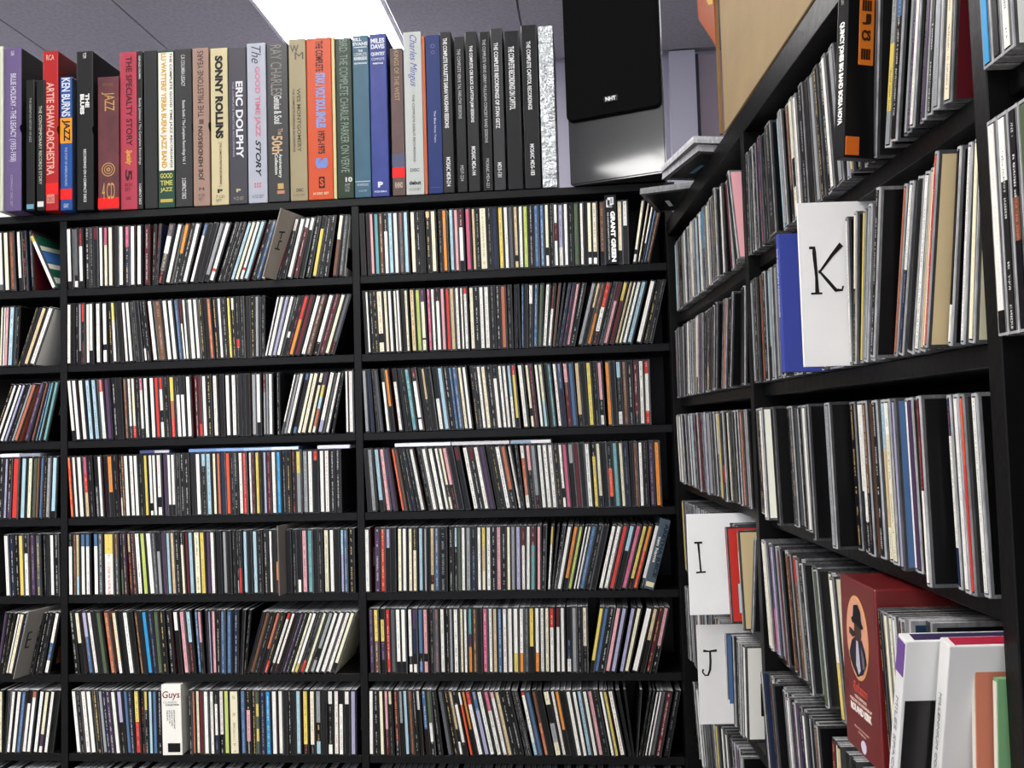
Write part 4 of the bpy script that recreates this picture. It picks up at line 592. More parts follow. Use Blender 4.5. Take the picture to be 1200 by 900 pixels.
r, w, h = S(16, 0, 'b9bcc8', 'pale lilac-grey box set with pink capitals'); letter(r, w, h, 'The', .02, .13, .5, .5, '4a4c58', shear=.4); letter(r, w, h, 'GOOD TIME JAZZ', .15, .59, .52, .34, 'd0788a', bold=.03); letter(r, w, h, 'STORY', .61, .84, .55, .28, '25252b', shear=.3, bold=.03); letter(r, w, h, 'III\nIII', .875, .905, .5, .35, 'd0788a', 'h', bold=.03); letter(r, w, h, '4 CD SET', .95, .97, .5, .6, '5c5e6a', 'h')
r, w, h = S(17, 0, '232426', 'glossy black box set with silver and tan lettering', coat=.9, bump=.15, side='18191a')
letter(r, w, h, 'RAY CHARLES', .01, .33, .45, .52, '8f8c84', bold=.0); letter(r, w, h, 'Genius & Soul', .33, .51, .5, .36, 'dcdcd8', bold=.02); letter(r, w, h, 'The', .54, .58, .6, .22, 'd6b489'); letter(r, w, h, '50th', .585, .70, .45, .5, 'd6b489', bold=.02); letter(r, w, h, 'Anniversary\nCollection', .70, .85, .5, .34, 'e4e4de', bold=.02); band(r, w, h, .885, .92, 'c9a95e', .45, .72); band(r, w, h, .93, .95, 'c98a6a', .42, .76)
r, w, h = S(18, 0, 'a89a76', 'tan box set with monogram at top'); letter(r, w, h, 'W', .04, .085, .35, .5, '5e5540', 'h', bold=.02); letter(r, w, h, 'M', .085, .13, .62, .5, '5e5540', 'h', bold=.02); letter(r, w, h, 'WES MONTGOMERY', .31, .70, .56, .22, '4c4534', bold=.01); letter(r, w, h, 'THE COMPLETE RIVERSIDE RECORDINGS', .31, .70, .26, .12, '4c4534', bold=.01); letter(r, w, h, 'DISC', .925, .945, .55, .4, '4c4534', 'h', bold=.03); letter(r, w, h, '12 CD SET', .96, .97, .5, .7, '5e5540', 'h')
r, w, h = S(19, 0, 'd8502c', 'wide orange-red box set with pale blue and black lettering'); letter(r, w, h, 'THE COMPLETE', .02, .21, .52, .3, '3a1610', bold=.02); letter(r, w, h, 'STAX / VOLT SOUL SINGLES', .22, .56, .55, .4, '8fa4d8', bold=.05); letter(r, w, h, '1972-1975', .58, .72, .55, .28, '2a1410', bold=.03); letter(r, w, h, '3', .745, .81, .55, .5, '7a8fd0', bold=.09); band(r, w, h, .86, .93, '1c1210', .42, .66); letter(r, w, h, 'S', .87, .92, .54, .16, 'd8502c', 'h', bold=.04); letter(r, w, h, '10 DISC SET', .955, .97, .5, .62, 'f0d8b0', 'h', bold=.02)
r, w, h = S(20, 0, 'dccf94', 'thin cream and yellow booklet between orange-red and dark green box sets')
r, w, h = S(21, 0, '2d322c', 'dark green box set with tall outlined lettering and a white ten', side='1c1e1b'); letter(r, w, h, 'BIRD: THE COMPLETE CHARLIE PARKER ON VERVE', .01, .84, .5, .5, '8ea292'); letter(r, w, h, '10', .87, .90, .7, .42, 'e8e8e2', 'h', bold=.04); letter(r, w, h, 'CD SET', .91, .96, .6, .3, 'b8b8b0', 'h')
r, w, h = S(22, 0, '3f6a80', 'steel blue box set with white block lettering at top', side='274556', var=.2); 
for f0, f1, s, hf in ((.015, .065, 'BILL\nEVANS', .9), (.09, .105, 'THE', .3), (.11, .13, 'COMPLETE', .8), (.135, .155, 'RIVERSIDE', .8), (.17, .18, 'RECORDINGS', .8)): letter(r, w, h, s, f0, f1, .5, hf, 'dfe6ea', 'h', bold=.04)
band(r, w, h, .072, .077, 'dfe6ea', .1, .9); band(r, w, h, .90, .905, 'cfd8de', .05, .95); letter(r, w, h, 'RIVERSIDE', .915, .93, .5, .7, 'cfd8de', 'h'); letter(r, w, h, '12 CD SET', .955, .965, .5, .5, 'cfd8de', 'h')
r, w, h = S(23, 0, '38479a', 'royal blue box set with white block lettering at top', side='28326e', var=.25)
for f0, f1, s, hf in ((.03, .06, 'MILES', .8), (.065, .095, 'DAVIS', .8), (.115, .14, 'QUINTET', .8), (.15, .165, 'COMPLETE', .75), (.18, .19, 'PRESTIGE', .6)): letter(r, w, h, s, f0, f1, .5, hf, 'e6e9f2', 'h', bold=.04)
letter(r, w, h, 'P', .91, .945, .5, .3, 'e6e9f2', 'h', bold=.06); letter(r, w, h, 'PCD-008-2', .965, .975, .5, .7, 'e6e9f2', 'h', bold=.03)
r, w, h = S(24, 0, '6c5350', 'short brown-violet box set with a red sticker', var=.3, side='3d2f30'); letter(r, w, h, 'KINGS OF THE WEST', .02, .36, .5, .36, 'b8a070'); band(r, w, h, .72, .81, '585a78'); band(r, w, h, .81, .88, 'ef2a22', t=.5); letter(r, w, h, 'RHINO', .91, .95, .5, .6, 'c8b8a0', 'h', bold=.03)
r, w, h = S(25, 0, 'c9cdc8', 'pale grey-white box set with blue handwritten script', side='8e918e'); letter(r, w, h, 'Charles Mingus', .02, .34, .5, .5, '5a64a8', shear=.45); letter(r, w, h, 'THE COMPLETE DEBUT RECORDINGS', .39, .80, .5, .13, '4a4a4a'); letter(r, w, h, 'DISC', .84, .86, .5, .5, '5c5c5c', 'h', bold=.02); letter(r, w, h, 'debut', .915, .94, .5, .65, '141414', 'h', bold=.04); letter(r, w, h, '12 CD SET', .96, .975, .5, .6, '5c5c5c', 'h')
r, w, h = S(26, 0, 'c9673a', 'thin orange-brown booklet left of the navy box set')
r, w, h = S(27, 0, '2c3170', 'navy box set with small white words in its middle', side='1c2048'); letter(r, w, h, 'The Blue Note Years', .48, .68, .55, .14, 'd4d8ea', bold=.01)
ring(r, w, h, .07, 4, '8e94c0', .8); ring(r, w, h, .11, 3.5, '8e94c0', .7)
band(r, w, h, .96, .963, '5a60a0', .1, .9)
blk = [(28, 'black box set with white title strip, right of the navy one', '2a2a2a', 'THE COMPLETE ROULETTE SARAH VAUGHAN SESSIONS', .04, .60, .38, 'MOSAIC MD8-214', .78, .96),
 (29, 'slim matt black box set, lowest of the black group', '19191a', 'THE COMPLETE VERVE TAL FARLOW SESSIONS', .08, .53, .34, 'MD7-224', .83, .93),
 (30, 'grey-black box set with a bright title strip, third in black group', '2c2c2d', 'THE COMPLETE CBS BUCK CLAYTON JAM SESSIONS', .09, .57, .36, 'MOSAIC MD6-144', .72, .90),
 (31, 'slim black box set with thin grey lettering down its whole length', '161617', 'THE COMPLETE VERVE GERRY MULLIGAN CONCERT BAND SESSIONS', .05, .70, .32, 'MOSAIC MD4-221', .80, .98),
 (32, 'tall scuffed grey-black box set in the black group', '333334', 'THE COMPLETE RECORDINGS OF STAN GETZ', .09, .62, .36, 'MD3-131', .83, .92),
 (33, 'creased black box set with torn lower wrap', '1b1b1c', 'THE COMPLETE RECORDINGS ON CAPITOL', .10, .50, .40, '', 0, 0),
 (34, 'widest black box set, next to the silver one', '242425', 'THE COMPLETE CAPITOL RECORDINGS', .10, .52, .26, 'MOSAIC MD5-183', .73, .92)]
for i, lab, cx, t1, a0, a1, hf, t2, b0, b1 in blk:
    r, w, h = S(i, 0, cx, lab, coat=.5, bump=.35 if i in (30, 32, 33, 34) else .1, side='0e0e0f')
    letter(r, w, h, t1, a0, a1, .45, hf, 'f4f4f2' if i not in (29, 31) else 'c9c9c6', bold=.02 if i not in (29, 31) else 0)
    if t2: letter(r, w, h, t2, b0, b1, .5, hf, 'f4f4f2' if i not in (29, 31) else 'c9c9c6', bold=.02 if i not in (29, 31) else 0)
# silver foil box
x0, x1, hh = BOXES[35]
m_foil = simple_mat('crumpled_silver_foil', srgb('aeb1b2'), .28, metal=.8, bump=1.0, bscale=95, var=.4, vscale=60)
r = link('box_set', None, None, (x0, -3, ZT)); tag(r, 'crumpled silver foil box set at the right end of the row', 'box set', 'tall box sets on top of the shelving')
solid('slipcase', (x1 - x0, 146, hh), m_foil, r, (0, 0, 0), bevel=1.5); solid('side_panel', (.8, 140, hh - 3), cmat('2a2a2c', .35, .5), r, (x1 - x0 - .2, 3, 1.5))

INKK = 1.0

# ---------------------------------------------------------------- loudspeaker on the shelving
m_gloss = simple_mat('glossy_black_lacquer', srgb('0c0c0d'), .22, spec=.35, coat=1.0, bump=.12, bscale=18)
m_cloth = simple_mat('black_grille_cloth', srgb('050505'), .95, spec=.1, bump=.3, bscale=900)
sp = tag(link('loudspeaker', None, None, (1037, -6, ZT), (math.radians(.8), 0, math.radians(-19))), 'black loudspeaker with cloth grille and small badge on top of the shelving', 'loudspeaker')
bm = bmesh.new(); SW, SH, SD = 190, 460, 130
pts = [(0, 0), (SW, 0), (SW - 30, SD), (30, SD)]
lo = [bm.verts.new((x * MM, y * MM, 0)) for x, y in pts]; hi = [bm.verts.new((x * MM, y * MM, SH * MM)) for x, y in pts]
bm.faces.new(lo[::-1]); bm.faces.new(hi)
for i in range(4): bm.faces.new((lo[i], lo[(i + 1) % 4], hi[(i + 1) % 4], hi[i]))
bmesh.ops.bevel(bm, geom=list(bm.edges), offset=3 * MM, segments=3, affect='EDGES')
me = bpy.data.meshes.new('cabinet'); bm.to_mesh(me); bm.free(); me.materials.append(m_gloss); link('cabinet', me, sp)
bm = bmesh.new(); rr = 12; GX0, GX1, GZ0, GZ1 = 1, SW - 4, 122, SH - 6
ring_ = []
for cx, cz, a0 in ((GX1 - rr, GZ0 + rr, -90), (GX1 - rr, GZ1 - rr, 0), (GX0 + rr, GZ1 - rr, 90), (GX0 + rr, GZ0 + rr, 180)):
    for q in range(7):
        a = math.radians(a0 + 90 * q / 6); ring_.append((cx + rr * math.cos(a), cz + rr * math.sin(a)))
f = bm.faces.new([bm.verts.new((x * MM, 0, z * MM)) for x, z in ring_])
ex = bmesh.ops.extrude_face_region(bm, geom=[f])
for v in [e for e in ex['geom'] if isinstance(e, bmesh.types.BMVert)]: v.co.y -= 9 * MM
bmesh.ops.bevel(bm, geom=[e for e in bm.edges if all(v.co.y < -.008 for v in e.verts)], offset=2 * MM, segments=2, affect='EDGES')
bmesh.ops.recalc_face_normals(bm, faces=list(bm.faces))
me = bpy.data.meshes.new('grille'); bm.to_mesh(me); bm.free(); me.materials.append(m_cloth); gr = link('grille', me, sp)
bd = solid('badge', (27, 1.6, 11), cmat('1c1c1d', .3), gr, (78, -10.6, 146), bevel=.4)
text_mesh('lettering', 'NHT', cmat('d8d8d4', .3), 20, 7.5, .3, .03, 0, gr, TM((81.5, -10.8, 147.8), (1, 0, 0), (0, 0, 1)))

# ---------------------------------------------------------------- special cases in the back rows
def tilt_root(name, u, lean, w, row, label, cat, y=-2, group=None):
    th = math.radians(lean)
    return tag(link(name, None, None, (u, y, -P * row + w / 2 * abs(math.sin(th)) + .2), (0, th, 0)), label, cat, group)
def cover(root, w, H, D, hexs, bev=.6, name='box'):
    return solid(name, (w, D, H), cmat(hexs, .4, .3), root, (-w / 2, 0, 0), bevel=bev)
def let(root, w, H, body, f0, f1, uc, hf, hexs, mode='d', **k):
    o = letter(root, w, H, body, f0, f1, uc, hf, hexs, mode, **k); o.location = Vector((-w / 2, 0, 0)) * MM; return o
# guitar-blues longer box with white block letters, right bay, top shelf
r = tilt_root('cd_box', 1113.5, 0, 22, 0, 'fat black CD box with white block capitals and a portrait at its top', 'CD box', -6); w, H = 22, 134
cover(r, w, H, 140, '0d0d0e')
let(r, w, H, 'GRANT GREEN', .24, .97, .66, .40, 'f2f2ee', bold=.06); let(r, w, H, 'THE COMPLETE QUARTETS WITH SONNY CLARK', .25, .94, .24, .13, 'd8d8d4', bold=.01)
pm = MB()
for a, b_, c, d, col in ((3, 17, 110, 129, (.75, .75, .74)), (5, 10, 114, 124, (.03, .03, .03)), (11, 15, 117, 127, (.3, .3, .3)), (6, 14, 111, 113.5, (.05, .05, .05)), (3, 6, 124, 129, (.02, .02, .02)), (14, 17, 110, 115, (.02, .02, .02))):
    pm.face([(a - 11, -.3 - a * .01, c), (b_ - 11, -.3 - a * .01, c), (b_ - 11, -.3 - a * .01, d), (a - 11, -.3 - a * .01, d)], col)
link('portrait', pm.mesh('portrait', [M_PRINT]), r)
# slate book with two-tone lettering, leaning at the end of the fifth shelf
r = tilt_root('cd_book', 1160, 16, 19, 4, 'slate blue hardback CD book leaning at right end of fifth shelf', 'CD book', -9); w, H = 19, 134
cover(r, w, H, 140, '46525c', 1.2); let(r, w, H, 'ARETHA JUICE', .05, .82, .66, .48, '1d2633', bold=.05); let(r, w, H, 'ten hams', .25, .62, .34, .3, 'd9d9cc', bold=.02)
bd = solid('sticker', (15, .5, 9), cmat('d8cfa6'), r, (-7.5, -.4, 5))
# white box with brush lettering, bottom shelf
INKK = 1.0
r = tilt_root('cd_box', 226.5, -1.2, 41, 6, 'wide white CD box with dark red brush lettering on bottom visible shelf', 'CD box', -4); w, H = 40, 136
cover(r, w, H, 138, 'e9e6dc', 1.0)
let(r, w, H, 'Guys', .09, .22, .5, .88, '7a2430', 'h', shear=.1, bold=.01); let(r, w, H, 'CLASSIC', .235, .265, .45, .72, '8a8a86', 'h'); let(r, w, H, 'COLLECTION', .275, .30, .55, .68, '3c3c3c', 'h', bold=.03)
for q, s in enumerate(('GUYS DYNAMITE CHART', 'I DON\'T CARE', 'LET\'S GET IT ON', 'TWELVE HITS')): let(r, w, H, s, .36, .36 + .27 - .04 * q, .64 - .12 * q, .065, '3c3c3c', 'd', bold=.02)
solid('sticker', (25, .6, 17), cmat('0b0b0b'), r, (-9, -.5, 6))
# green-backed case leaning in the cut-off bay, top shelf
c = dict(key=('B', 0, 0), u=-17, lean=-24, w=9.5, prot=0, rec=0)
M = cd_matrix(c); r = link('cd_case', None); loc, q, _ = M.decompose(); r.location = loc * MM; r.rotation_euler = q.to_euler()
tag(r, 'CD leaning left with a green, white and blue cover, top shelf, left edge', 'CD', 'CDs on the back shelving')
link('case', case_mb(9.5, (.05, .03, .3), rnd).mesh('case', [M_CASE]), r)
link('spine_label', label_mb(9.5, [('y', 0, .12), ('w', .12, 1)], rnd).mesh('spine_label', [M_PRINT]), r)
g = MB(); x = 5.0
g.face([(x, 2, 2), (x, 138, 2), (x, 138, 123), (x, 2, 123)], srgb('1f5a44'))
for z0, z1, cc in ((86, 97, 'd8d8cc'), (58, 84, '3f6fae'), (44, 56, 'e0ddd0'), (10, 24, 'c9cfc4')):
    g.face([(x + .1, 3, z0), (x + .1, 137, z0 + 8), (x + .1, 137, z1 + 8), (x + .1, 3, z1)], srgb(cc))
link('booklet', g.mesh('booklet', [M_PRINT]), r)

# letters drawn with a brush: polylines with widths, in the card's own plane
def strokes(name, lines, mat, parent, M):
    bm = bmesh.new()
    for k, ln in enumerate(lines):
        L = []
        for i, (x, y, wd) in enumerate(ln):
            a = Vector(ln[max(0, i - 1)][:2]); b_ = Vector(ln[min(len(ln) - 1, i + 1)][:2]); t = (b_ - a).normalized(); n = Vector((-t.y, t.x))
            p = Vector((x, y)); L.append((p + n * wd / 2, p - n * wd / 2))
        for (a, b_), (c, d) in zip(L, L[1:]):
            vs = [bm.verts.new((M @ Vector((q.x, q.y, .3 + .02 * k))) * MM) for q in (b_, d, c, a)]
            bm.faces.new(vs)
    me = bpy.data.meshes.new(name); bm.to_mesh(me); bm.free(); me.materials.append(mat); return link(name, me, parent)
KL = [[(12, 34, 2.2), (12, 30, 3.2), (13, 12, 2.4), (13, 0, 3.4)], [(8, 0, 1.5), (17, 0, 1.5)], [(8, 34, 2), (13, 34, 2)], [(34, 36, 4), (26, 28, 2.6), (15, 15, 1.6)], [(15, 17, 1.6), (22, 9, 2.6), (28, 2, 2.8), (33, 2, 1.8), (34, 5, 1.5)]]
IL = [[(10, 0, 2.4), (9, 16, 2), (8, 34, 3)], [(3, 34, 2.4), (13, 34, 2.4)], [(4, 0, 2), (16, .5, 2)]]
JL = [[(3, 33, 3.6), (10, 32, 2), (21, 33, 3.4)], [(12, 32, 2.6), (12, 18, 3), (11, 8, 3), (8, 1, 2.6), (4, 1, 2), (1, 5, 2), (2, 9, 2.6)]]
HL = [[(0, 0, 2), (10, 0, 2)], [(5, 0, 2), (5, 11, 2)], [(0, 22, 2), (12, 24, 2)], [(5, 11, 2), (10, 11, 2)], [(6, 22, 2), (6, 14, 2)]]
EL = [[(2, 0, 2.2), (2, 22, 2.2)], [(2, 0, 2), (8, 0, 2)], [(2, 11, 2), (9, 11, 2)], [(2, 22, 2), (8, 22, 2)]]
def divider(kind, u, row, prot, H, hexs, lines, label, lpos, lsc, lean=0.0, D=140, yaw=0.0, th=2.4):
    z = (-P * row if kind == 'B' else RZW - P * row) + .3
    M = Matrix.Translation(Vector((u, -prot, z))) @ Matrix.Rotation(math.radians(yaw), 4, 'Z') @ Matrix.Rotation(math.radians(lean), 4, 'Y')
    if kind == 'R': M = RM @ M
    r = link('divider_card', None); loc, q, _ = M.decompose(); r.location = loc * MM; r.rotation_euler = q.to_euler()
    tag(r, label, 'divider card')
    solid('card', (th, D, H), cmat(hexs, .6, .05, .05, .04), r, (-th / 2, 0, 0), bevel=.3, seg=1)
    if kind == 'R':   # drawn on the near face: its left edge is the one that sticks out
        T = TM((th / 2, lpos[0], lpos[1]), (0, 1, 0), (0, 0, 1))
    else:
        T = TM((th / 2, lpos[0], lpos[1]), (0, 1, 0), (0, 0, 1))
    T = T @ Matrix.Diagonal((lsc[0], lsc[1], 1, 1))
    strokes('letter', lines, cmat('1a1512', .5), r, T)
    return r
divider('R', 901, 1, 38, 140, 'f4f2ee', KL, 'white divider card with a brushed K, sticking out of right unit', (0, 62), (1.05, 1.15))
divider('R', 431, 3, 58, 138, 'f6f5f2', IL, 'white divider card with a thin I, in far bay of right unit', (6, 58), (1.1, 1.2))
divider('R', 411, 4, 46, 136, 'e2e0dc', JL, 'pale grey divider card marked J, below the I card', (5, 66), (1.05, 1.05), lean=-1)
divider('B', 433, 0, 34, 138, '8f877c', [[(x * 1.0, y * 1.0, w_) for x, y, w_ in l] for l in HL], 'brown-grey divider card marked H leaning between CDs, top shelf', (12, 60), (1.5, 1.5), lean=19, yaw=-16, D=130)
divider('B', -86, 5, 30, 138, '7d7a74', EL, 'grey divider card marked E leaning in the cut-off bay, sixth shelf', (8, 62), (1.5, 1.4), lean=16, yaw=-12, D=120)
divider('B', 452, 4, 20, 134, '77706a', [], 'plain grey divider card in left bay, fifth shelf', (8, 62), (1, 1), lean=-1, yaw=-12, D=130)

# flat sleeves lying on top of the fourth row
def sleeve(x0, x1, hexs, label, dz=0, y0=2, th=7):
    r = tag(link('flat_sleeve', None, None, (x0, y0, -P * 3 + 125.6 + dz)), label, 'sleeve', None)
    solid('sleeve', (x1 - x0, 120, th), cmat(hexs[0], .35, .4), r, (0, 0, 0), bevel=.6, seg=1)
    n = len(hexs)
    for i, hx in enumerate(hexs[1:]):
        w = (x1 - x0) / (n - 1)
        solid('printed_edge', (w - 1, .6, th - 2), cmat(hx, .4), r, (w * i + .5, -.5, 1))
    return r
sleeve(-137, -95, ['d9dde6', 'dfe3ea'], 'pale flat sleeve lying over the fourth row, cut by left edge')
sleeve(-93, -50, ['6e7480', '878c98'], 'grey flat sleeve lying over the fourth row, second from left edge')
sleeve(160, 222, ['2b3350', '454c74', 'b8b8be'], 'short navy and grey sleeve lying over the fourth row, left bay')
sleeve(262, 487, ['53709a', '6f8fc0', '8aa6cf', 'a9bfe0', 'e4ebf5'], 'long blue and white sleeve lying over the fourth row, left bay')
sleeve(525, 590, ['cfd0de', 'dcdcea'], 'pale lilac sleeve lying over the fourth row, left bay')
sleeve(680, 790, ['d9dde8', 'f0f2f4'], 'bright white sleeve lying over the fourth row, right bay')
sleeve(792, 905, ['b9b7ba', 'd2cfd0'], 'dull white sleeve lying over the fourth row, right bay')
sleeve(907, 985, ['a8aab0', '8aa3b8', 'e8e8e4'], 'speckled blue and white sleeve lying over the fourth row, right bay')

# ---------------------------------------------------------------- right unit: books, boxes and loose cases
def rroot(name, d, prot, row, label, cat, lean=0.0, dz=.3, group=None, yaw=0.0):
    M = RM @ Matrix.Translation(Vector((d, -prot, RZW - P * row + dz))) @ Matrix.Rotation(math.radians(yaw), 4, 'Z') @ Matrix.Rotation(math.radians(lean), 4, 'Y')
    r = link(name, None); loc, q, _ = M.decompose(); r.location = loc * MM; r.rotation_euler = q.to_euler()
    return tag(r, label, cat, group)
def sidetext(root, x, y0, z0, wy, hz, body, hexs, bold=0.0, rot=False, shear=0.0):
    M = TM((x, y0, z0), (0, 1, 0), (0, 0, 1)) if not rot else TM((x, y0, z0 + hz), (0, 0, -1), (0, 1, 0))
    return text_mesh('lettering', body, cmat(hexs), *( (wy, hz) if not rot else (hz, wy)), .2, bold, shear, root, M)
# black digipak with orange strip, top shelf
r = rroot('cd_book', 972, 27, 0, 'tall black CD book with white spine lettering and an orange sticker, top shelf', 'CD book', lean=7, dz=1.2, yaw=16); w, H = 13, 128
cover(r, w, H, 138, '0e0e0f', .8)
let(r, w, H, 'QUINCY JONES BIG BAND BOSSA NOVA', .2, .80, .5, .52, 'efefe8', bold=.05); let(r, w, H, 'MERCURY', .03, .10, .5, .25, 'a8a8a2')
for nm, y0, wy, z0, hz, hx in (('orange_sticker', 10, 13, 70, 60, 'dd7a26'), ('orange_label', 1, 12, 2, 14, 'd96a20')):
    solid(nm, (.6, wy, min(hz, H - z0 - 1)), cmat(hx, .45), r, (w / 2 - .2, y0, z0), bevel=.2, seg=1)
solid('orange_top_band', (w + .4, 3, 4), cmat('dd7a26'), r, (-w / 2 - .2, -.5, H - 4.5))
for z0, n in ((76, 'IIII'), (90, 'CS'), (102, 'J'), (112, 'IIII')): sidetext(r, w / 2 + .5, 12, z0 - 2, 8, 8, n, '3a1c08', bold=.05)
# indigo slipcase left of the K card
r = rroot('cd_book', 824, 33, 1, 'indigo blue CD slipcase standing left of the K card', 'CD book'); w, H = 9, 130
cover(r, w, H, 138, '3d4a9c', .8); let(r, w, H, 'THE COMPLETE RECORDINGS', .1, .6, .5, .4, 'c9cce8', bold=.01)
# maroon boxed set with an oval portrait
r = rroot('cd_box_set', 939, 17, 3, 'maroon box with an oval sepia portrait of a horn player, near bay', 'box set', dz=.4); w, H = 72, 137
m_mar = simple_mat('maroon_card', srgb('6e1a1c'), .3, coat=.5, var=.15, vscale=30)
solid('box', (w, 138, H), m_mar, r, (-w / 2, 0, 0), bevel=2.2, seg=3)
def ellipse(name, cx, cz, rx, rz, hexs, t, parent, n=32):
    bm = bmesh.new(); f = bm.faces.new([bm.verts.new(((cx + rx * math.cos(2 * math.pi * i / n)) * MM, -t * MM, (cz + rz * math.sin(2 * math.pi * i / n)) * MM)) for i in range(n)])
    e = bmesh.ops.extrude_face_region(bm, geom=[f])
    for v in [q for q in e['geom'] if isinstance(q, bmesh.types.BMVert)]: v.co.y = .2 * MM
    bmesh.ops.recalc_face_normals(bm, faces=list(bm.faces))
    me = bpy.data.meshes.new(name); bm.to_mesh(me); bm.free(); me.materials.append(cmat(hexs)); return link(name, me, parent)
ellipse('portrait_border', -2, 92, 22, 33, 'd9a25e', .25, r); ov = ellipse('portrait', -2, 92, 20.5, 31.5, 'd89a80', .4, r)
def blob(parent, pts, hexs, t):
    bm = bmesh.new(); bm.faces.new([bm.verts.new((x * MM, -t * MM, z * MM)) for x, z in pts]); bmesh.ops.recalc_face_normals(bm, faces=list(bm.faces))
    if list(bm.faces)[0].normal.y > 0: bmesh.ops.reverse_faces(bm, faces=list(bm.faces))
    me = bpy.data.meshes.new('figure'); bm.to_mesh(me); bm.free(); me.materials.append(cmat(hexs)); link('figure', me, parent)
blob(ov, [(-19, 78), (-13, 88), (-6, 92), (8, 92), (14, 84), (16, 76), (8, 66), (-4, 61), (-12, 66), (-18, 72)], '2a2530', .6)
blob(ov, [(-5, 90), (-7, 98), (-5, 106), (2, 108), (7, 104), (8, 96), (5, 90)], '4a352e', .7)
blob(ov, [(-12, 106), (-8, 108), (-6, 117), (3, 119), (8, 114), (9, 106), (13, 103), (10, 101), (-10, 103)], '17151a', .8)
blob(ov, [(-16, 98), (-4, 96), (-3, 94), (-10, 91), (-17, 93)], '3a2a26', .9)
blob(ov, [(-3, 90), (1, 90), (4, 68), (0, 64), (-5, 70)], 'b9b6c0', .9)
blob(ov, [(6, 88), (12, 80), (13, 72), (9, 70), (7, 78)], '6a6472', .95)
def bt(z0, hz, s, hx, wx, x0=None, **k): text_mesh('lettering', s, cmat(hx), wx, hz, .2, k.get('bold', .02), k.get('shear', 0), r, TM((x0 if x0 is not None else -wx / 2 - 1, -.25, z0), (1, 0, 0), (0, 0, 1)))
bt(48, 8, 'Rahsaan', 'd2584c', 30, shear=.5, bold=0); bt(43, 2.4, 'THE COMPLETE', 'd8b8a8', 24); bt(39, 2.4, 'MERCURY RECORDINGS OF', 'd8b8a8', 44); bt(31.5, 6, 'ROLAND KIRK', 'efe3da', 42, bold=.05)
bt(19, 1.6, 'INCLUDES PREVIOUSLY', 'b88a80', 30); bt(16, 1.6, 'UNISSUED', 'b88a80', 16)
ellipse('emblem', 1, 8, 5, 5, 'cfc6d6', .4, r)
# white hardback books leaning at the near end
r = rroot('cd_book', 1057, 47, 3, 'white CD book with purple corner, grey title and black photo panel, leaning', 'CD book', lean=15, dz=2); w, H = 11, 134
cover(r, w, H, 138, 'dcdbd8', .8)
solid('photo_panel', (.5, 134, 92), simple_mat('dark_photo', srgb('141114'), .35, coat=.4, var=.4, vscale=12), r, (w / 2 - .1, 2, 2)); solid('corner_patch', (w - 1, .6, 22), cmat('6c4a8c'), r, (-w / 2 + .5, -.4, H - 24))
solid('purple_edge', (w - 4, 100, .6), cmat('33284a'), r, (-w / 2 + 2, 6, H - .3))
sidetext(r, w / 2 + .2, 21, 121, 34, 4.5, 'MILES DAVIS', '4a4a4a', bold=.03); sidetext(r, w / 2 + .2, 21, 113, 34, 5, 'SPACE', '6a6a6a'); sidetext(r, w / 2 + .2, 21, 103, 34, 3.6, 'Millennium', '4a4a4a', bold=.04)
let(r, w, H, 'MILES SPACE', .3, .7, .5, .3, '9a9a9a')
r = rroot('cd_book', 1074, 28, 3, 'white CD book with crimson top edge leaning beside the upright', 'CD book', lean=14, dz=2); w, H = 12, 134
cover(r, w, H, 138, 'd8d6d3', .8); solid('crimson_edge', (w - 4, 120, .8), cmat('a5243c'), r, (-w / 2 + 2, 4, H - .2)); let(r, w, H, 'MILLENNIUM COLLECTION', .25, .85, .5, .22, '8a8a8a')
for d, pr_, hx, lab in ((1098, 12, 'c0755c', 'salmon CD booklet leaning against the upright, near bay'), (1107, 4, '6f9a6c', 'pale green CD booklet leaning next to the near upright')):
    r = rroot('cd_booklet', d, pr_, 3, lab, 'CD booklet', lean=4, dz=1); cover(r, 4.5, 131 if pr_ > 8 else 112, 136, hx, .4, 'booklet_cover'); solid('cream_fore_edge', (3.4, .5, 108), cmat('d9d4c4'), r, (-1.7, -.4, 2))
r = rroot('cd_case', 1040, 7, 3, 'black CD case with a pale letter t, behind the white books', 'CD', dz=.3, group='CDs on the right-hand shelving'); 
link('case', case_mb(10, (.3, .04, .35), rnd, 128).mesh('case', [M_CASE]), r); solid('front_cover', (.5, 134, 122), cmat('0d0d10', .3, .5), r, (4.9, 3, 3)); sidetext(r, 5.5, 38, 107, 8, 13, 't', 'a8b0a8', bold=.02)
r = rroot('cd_case', 1028, 16, 3, 'CD case with dark blue cover edge, just left of the t case', 'CD', dz=.3, group='CDs on the right-hand shelving')
link('case', case_mb(10, (.45, .2, .4), rnd, 127).mesh('case', [M_CASE]), r); solid('front_cover', (.5, 134, 121), cmat('1f3a52', .3, .5), r, (4.9, 3, 3))
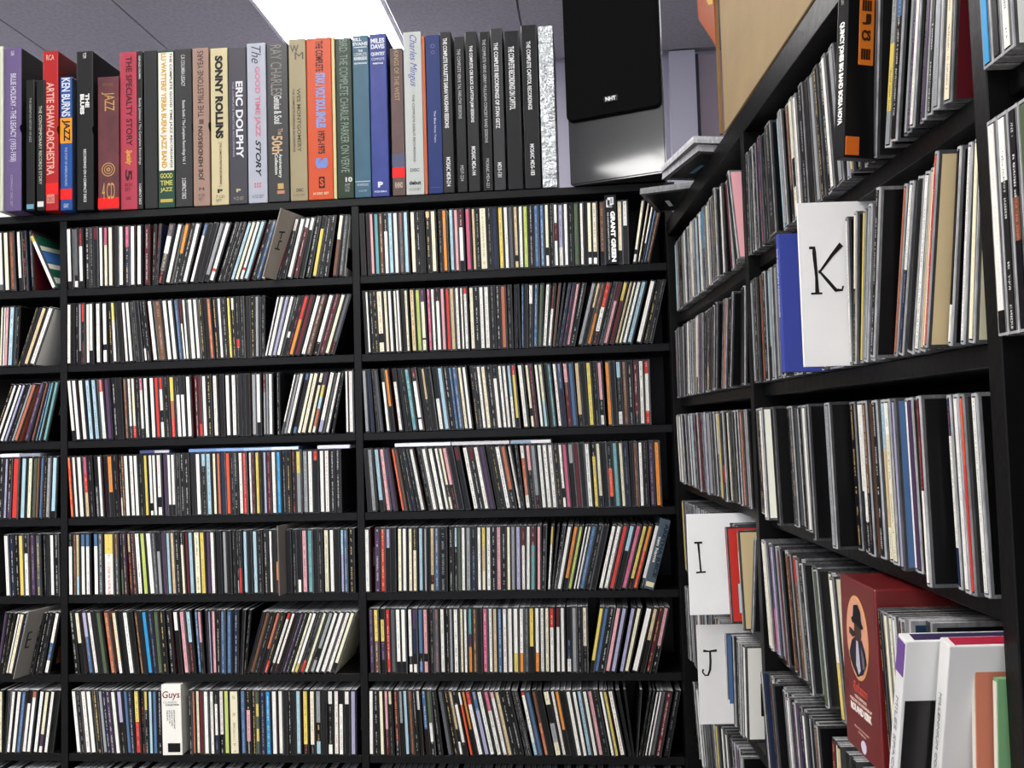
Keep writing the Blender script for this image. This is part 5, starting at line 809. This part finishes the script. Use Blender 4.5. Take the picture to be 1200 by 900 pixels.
# cases in the nearest bay, cut by the picture's right edge
for d, seg, lab, fc, row in ((1140.5, 'w9k', 'white-spined CD in nearest bay, cut by right edge, second shelf', 'k', 1), (1151, 'w3d', 'half white CD in nearest bay, cut by right edge, second shelf', 'k', 1), (1161.5, 'k4O6k', 'dark CD with a brown patch in nearest bay, second shelf', 'k', 1), (1172, 'e', 'olive-spined CD in nearest bay, second shelf', 'k', 1), (1140.5, 'u', 'blue-spined CD in nearest bay, top shelf', 'k', 0), (1151, 'k', 'black CD right of the blue one in nearest bay, top shelf', 'w', 0), (1161.5, 'w', 'white-spined CD in nearest bay, top shelf', 'w', 0)):
    r = rroot('cd_case', d, 2, row, lab, 'CD', group='CDs on the right-hand shelving')
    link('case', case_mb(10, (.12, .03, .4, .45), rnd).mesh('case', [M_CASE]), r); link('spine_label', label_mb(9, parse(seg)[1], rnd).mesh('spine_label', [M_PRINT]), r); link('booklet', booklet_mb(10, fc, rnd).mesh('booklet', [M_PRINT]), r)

# ---------------------------------------------------------------- things on top of the right unit
ZR = RZW + 185
def troot(name, d, off, dz, label, cat, rot=(0, 0, 0), group=None):
    M = RM @ Matrix.Translation(Vector((d, -off, ZR + dz))) @ Euler(rot).to_matrix().to_4x4()
    r = link(name, None); loc, q, _ = M.decompose(); r.location = loc * MM; r.rotation_euler = q.to_euler(); return tag(r, label, cat, group)
m_cb = simple_mat('brown_cardboard', srgb('a48d68'), .8, bump=.25, bscale=120, var=.12, vscale=18)
r = troot('cardboard_box', 500, 0, .3, 'large plain brown cardboard box on top of the right unit', 'box')
BL, BD, BH = 420, 145, 330
for nm, sz, lc in (('side_wall', (BL, 4, BH), (0, 0, 0)), ('side_wall', (BL, 4, BH), (0, BD - 4, 0)), ('end_wall', (4, BD - 8, BH), (0, 4, 0)), ('end_wall', (4, BD - 8, BH), (BL - 4, 4, 0)), ('bottom', (BL - 8, BD - 8, 4), (4, 4, 0))):
    solid(nm, sz, m_cb, r, lc, bevel=.8, seg=1)
solid('flap', (BL, 3, 110), m_cb, r, (0, 0, BH), rot=(math.radians(25), 0, 0), bevel=.5, seg=1); solid('flap', (BL, 3, 110), m_cb, r, (0, BD - 3, BH), rot=(math.radians(-25), 0, 0), bevel=.5, seg=1)
# orange and yellow paper pennant behind the box
r = troot('paper_pennant', 480, 6, .3, 'orange and yellow paper pennant hanging beside the cardboard box', 'pennant')
def tri(name, pts, hexs, y, th=1.2):
    bm = bmesh.new(); f = bm.faces.new([bm.verts.new((x * MM, y * MM, z * MM)) for x, z in pts])
    e = bmesh.ops.extrude_face_region(bm, geom=[f])
    for v in [q for q in e['geom'] if isinstance(q, bmesh.types.BMVert)]: v.co.y += th * MM
    bmesh.ops.recalc_face_normals(bm, faces=list(bm.faces)); me = bpy.data.meshes.new(name); bm.to_mesh(me); bm.free(); me.materials.append(cmat(hexs, .6)); return link(name, me, r)
tri('orange_sheet', [(-110, 330), (15, 330), (15, 118), (4, 130), (-85, 205)], '9c4614', 0); tri('yellow_sheet', [(-62, 330), (16, 330), (16, 178), (-8, 188), (-50, 232)], 'c99c34', -2)
tri('backing_stick', [(10, 0), (15, 0), (15, 300), (10, 300)], '8a6a44', 1.4, 4)
# loose clear cases at the far end of the top
def loose(d, off, dz, rot, label, lid=.5, prt=None):
    r = troot('cd_case', d, off, dz, label, 'CD', rot, 'loose CD cases on top of the right unit')
    mb = MB(); g = lambda v: (v, v, v * 1.02)
    mb.box(0, 142, 0, 125, 0, 5, g(lid * .6), cols={'front': g(lid), 'right': g(lid), 'left': g(lid), 'bottom': g(.10)}); mb.box(.6, 141, .6, 124, 5.4, 10, g(lid * .8), cols={'front': g(lid * 1.2), 'right': g(lid * 1.2), 'left': g(lid * 1.1)})
    link('case', mb.mesh('case', [M_CASE]), r)
    solid('tray', (118, 108, .5), cmat('15181a', .25, .5), r, (12, 8, -.3)); solid('card_insert', (40, 7, .5), cmat(prt or '4a6a8c', .3), r, (40, 30, -.6))
    return r
loose(285, 50, .4, (0, 0, math.radians(12)), 'lower of two clear CD cases overhanging the right unit top', .5, '58789a')
loose(290, 52, 10.8, (0, 0, math.radians(10)), 'upper of two clear CD cases overhanging the right unit top', .6)
r = loose(70, 26, .4, (0, 0, math.radians(-20)), 'dark CD case with a white edge label, overhanging at far corner', .12, 'd8d8d8'); solid('edge_label', (34, .5, 6), cmat('e4e4e0'), r, (20, -.4, 2))
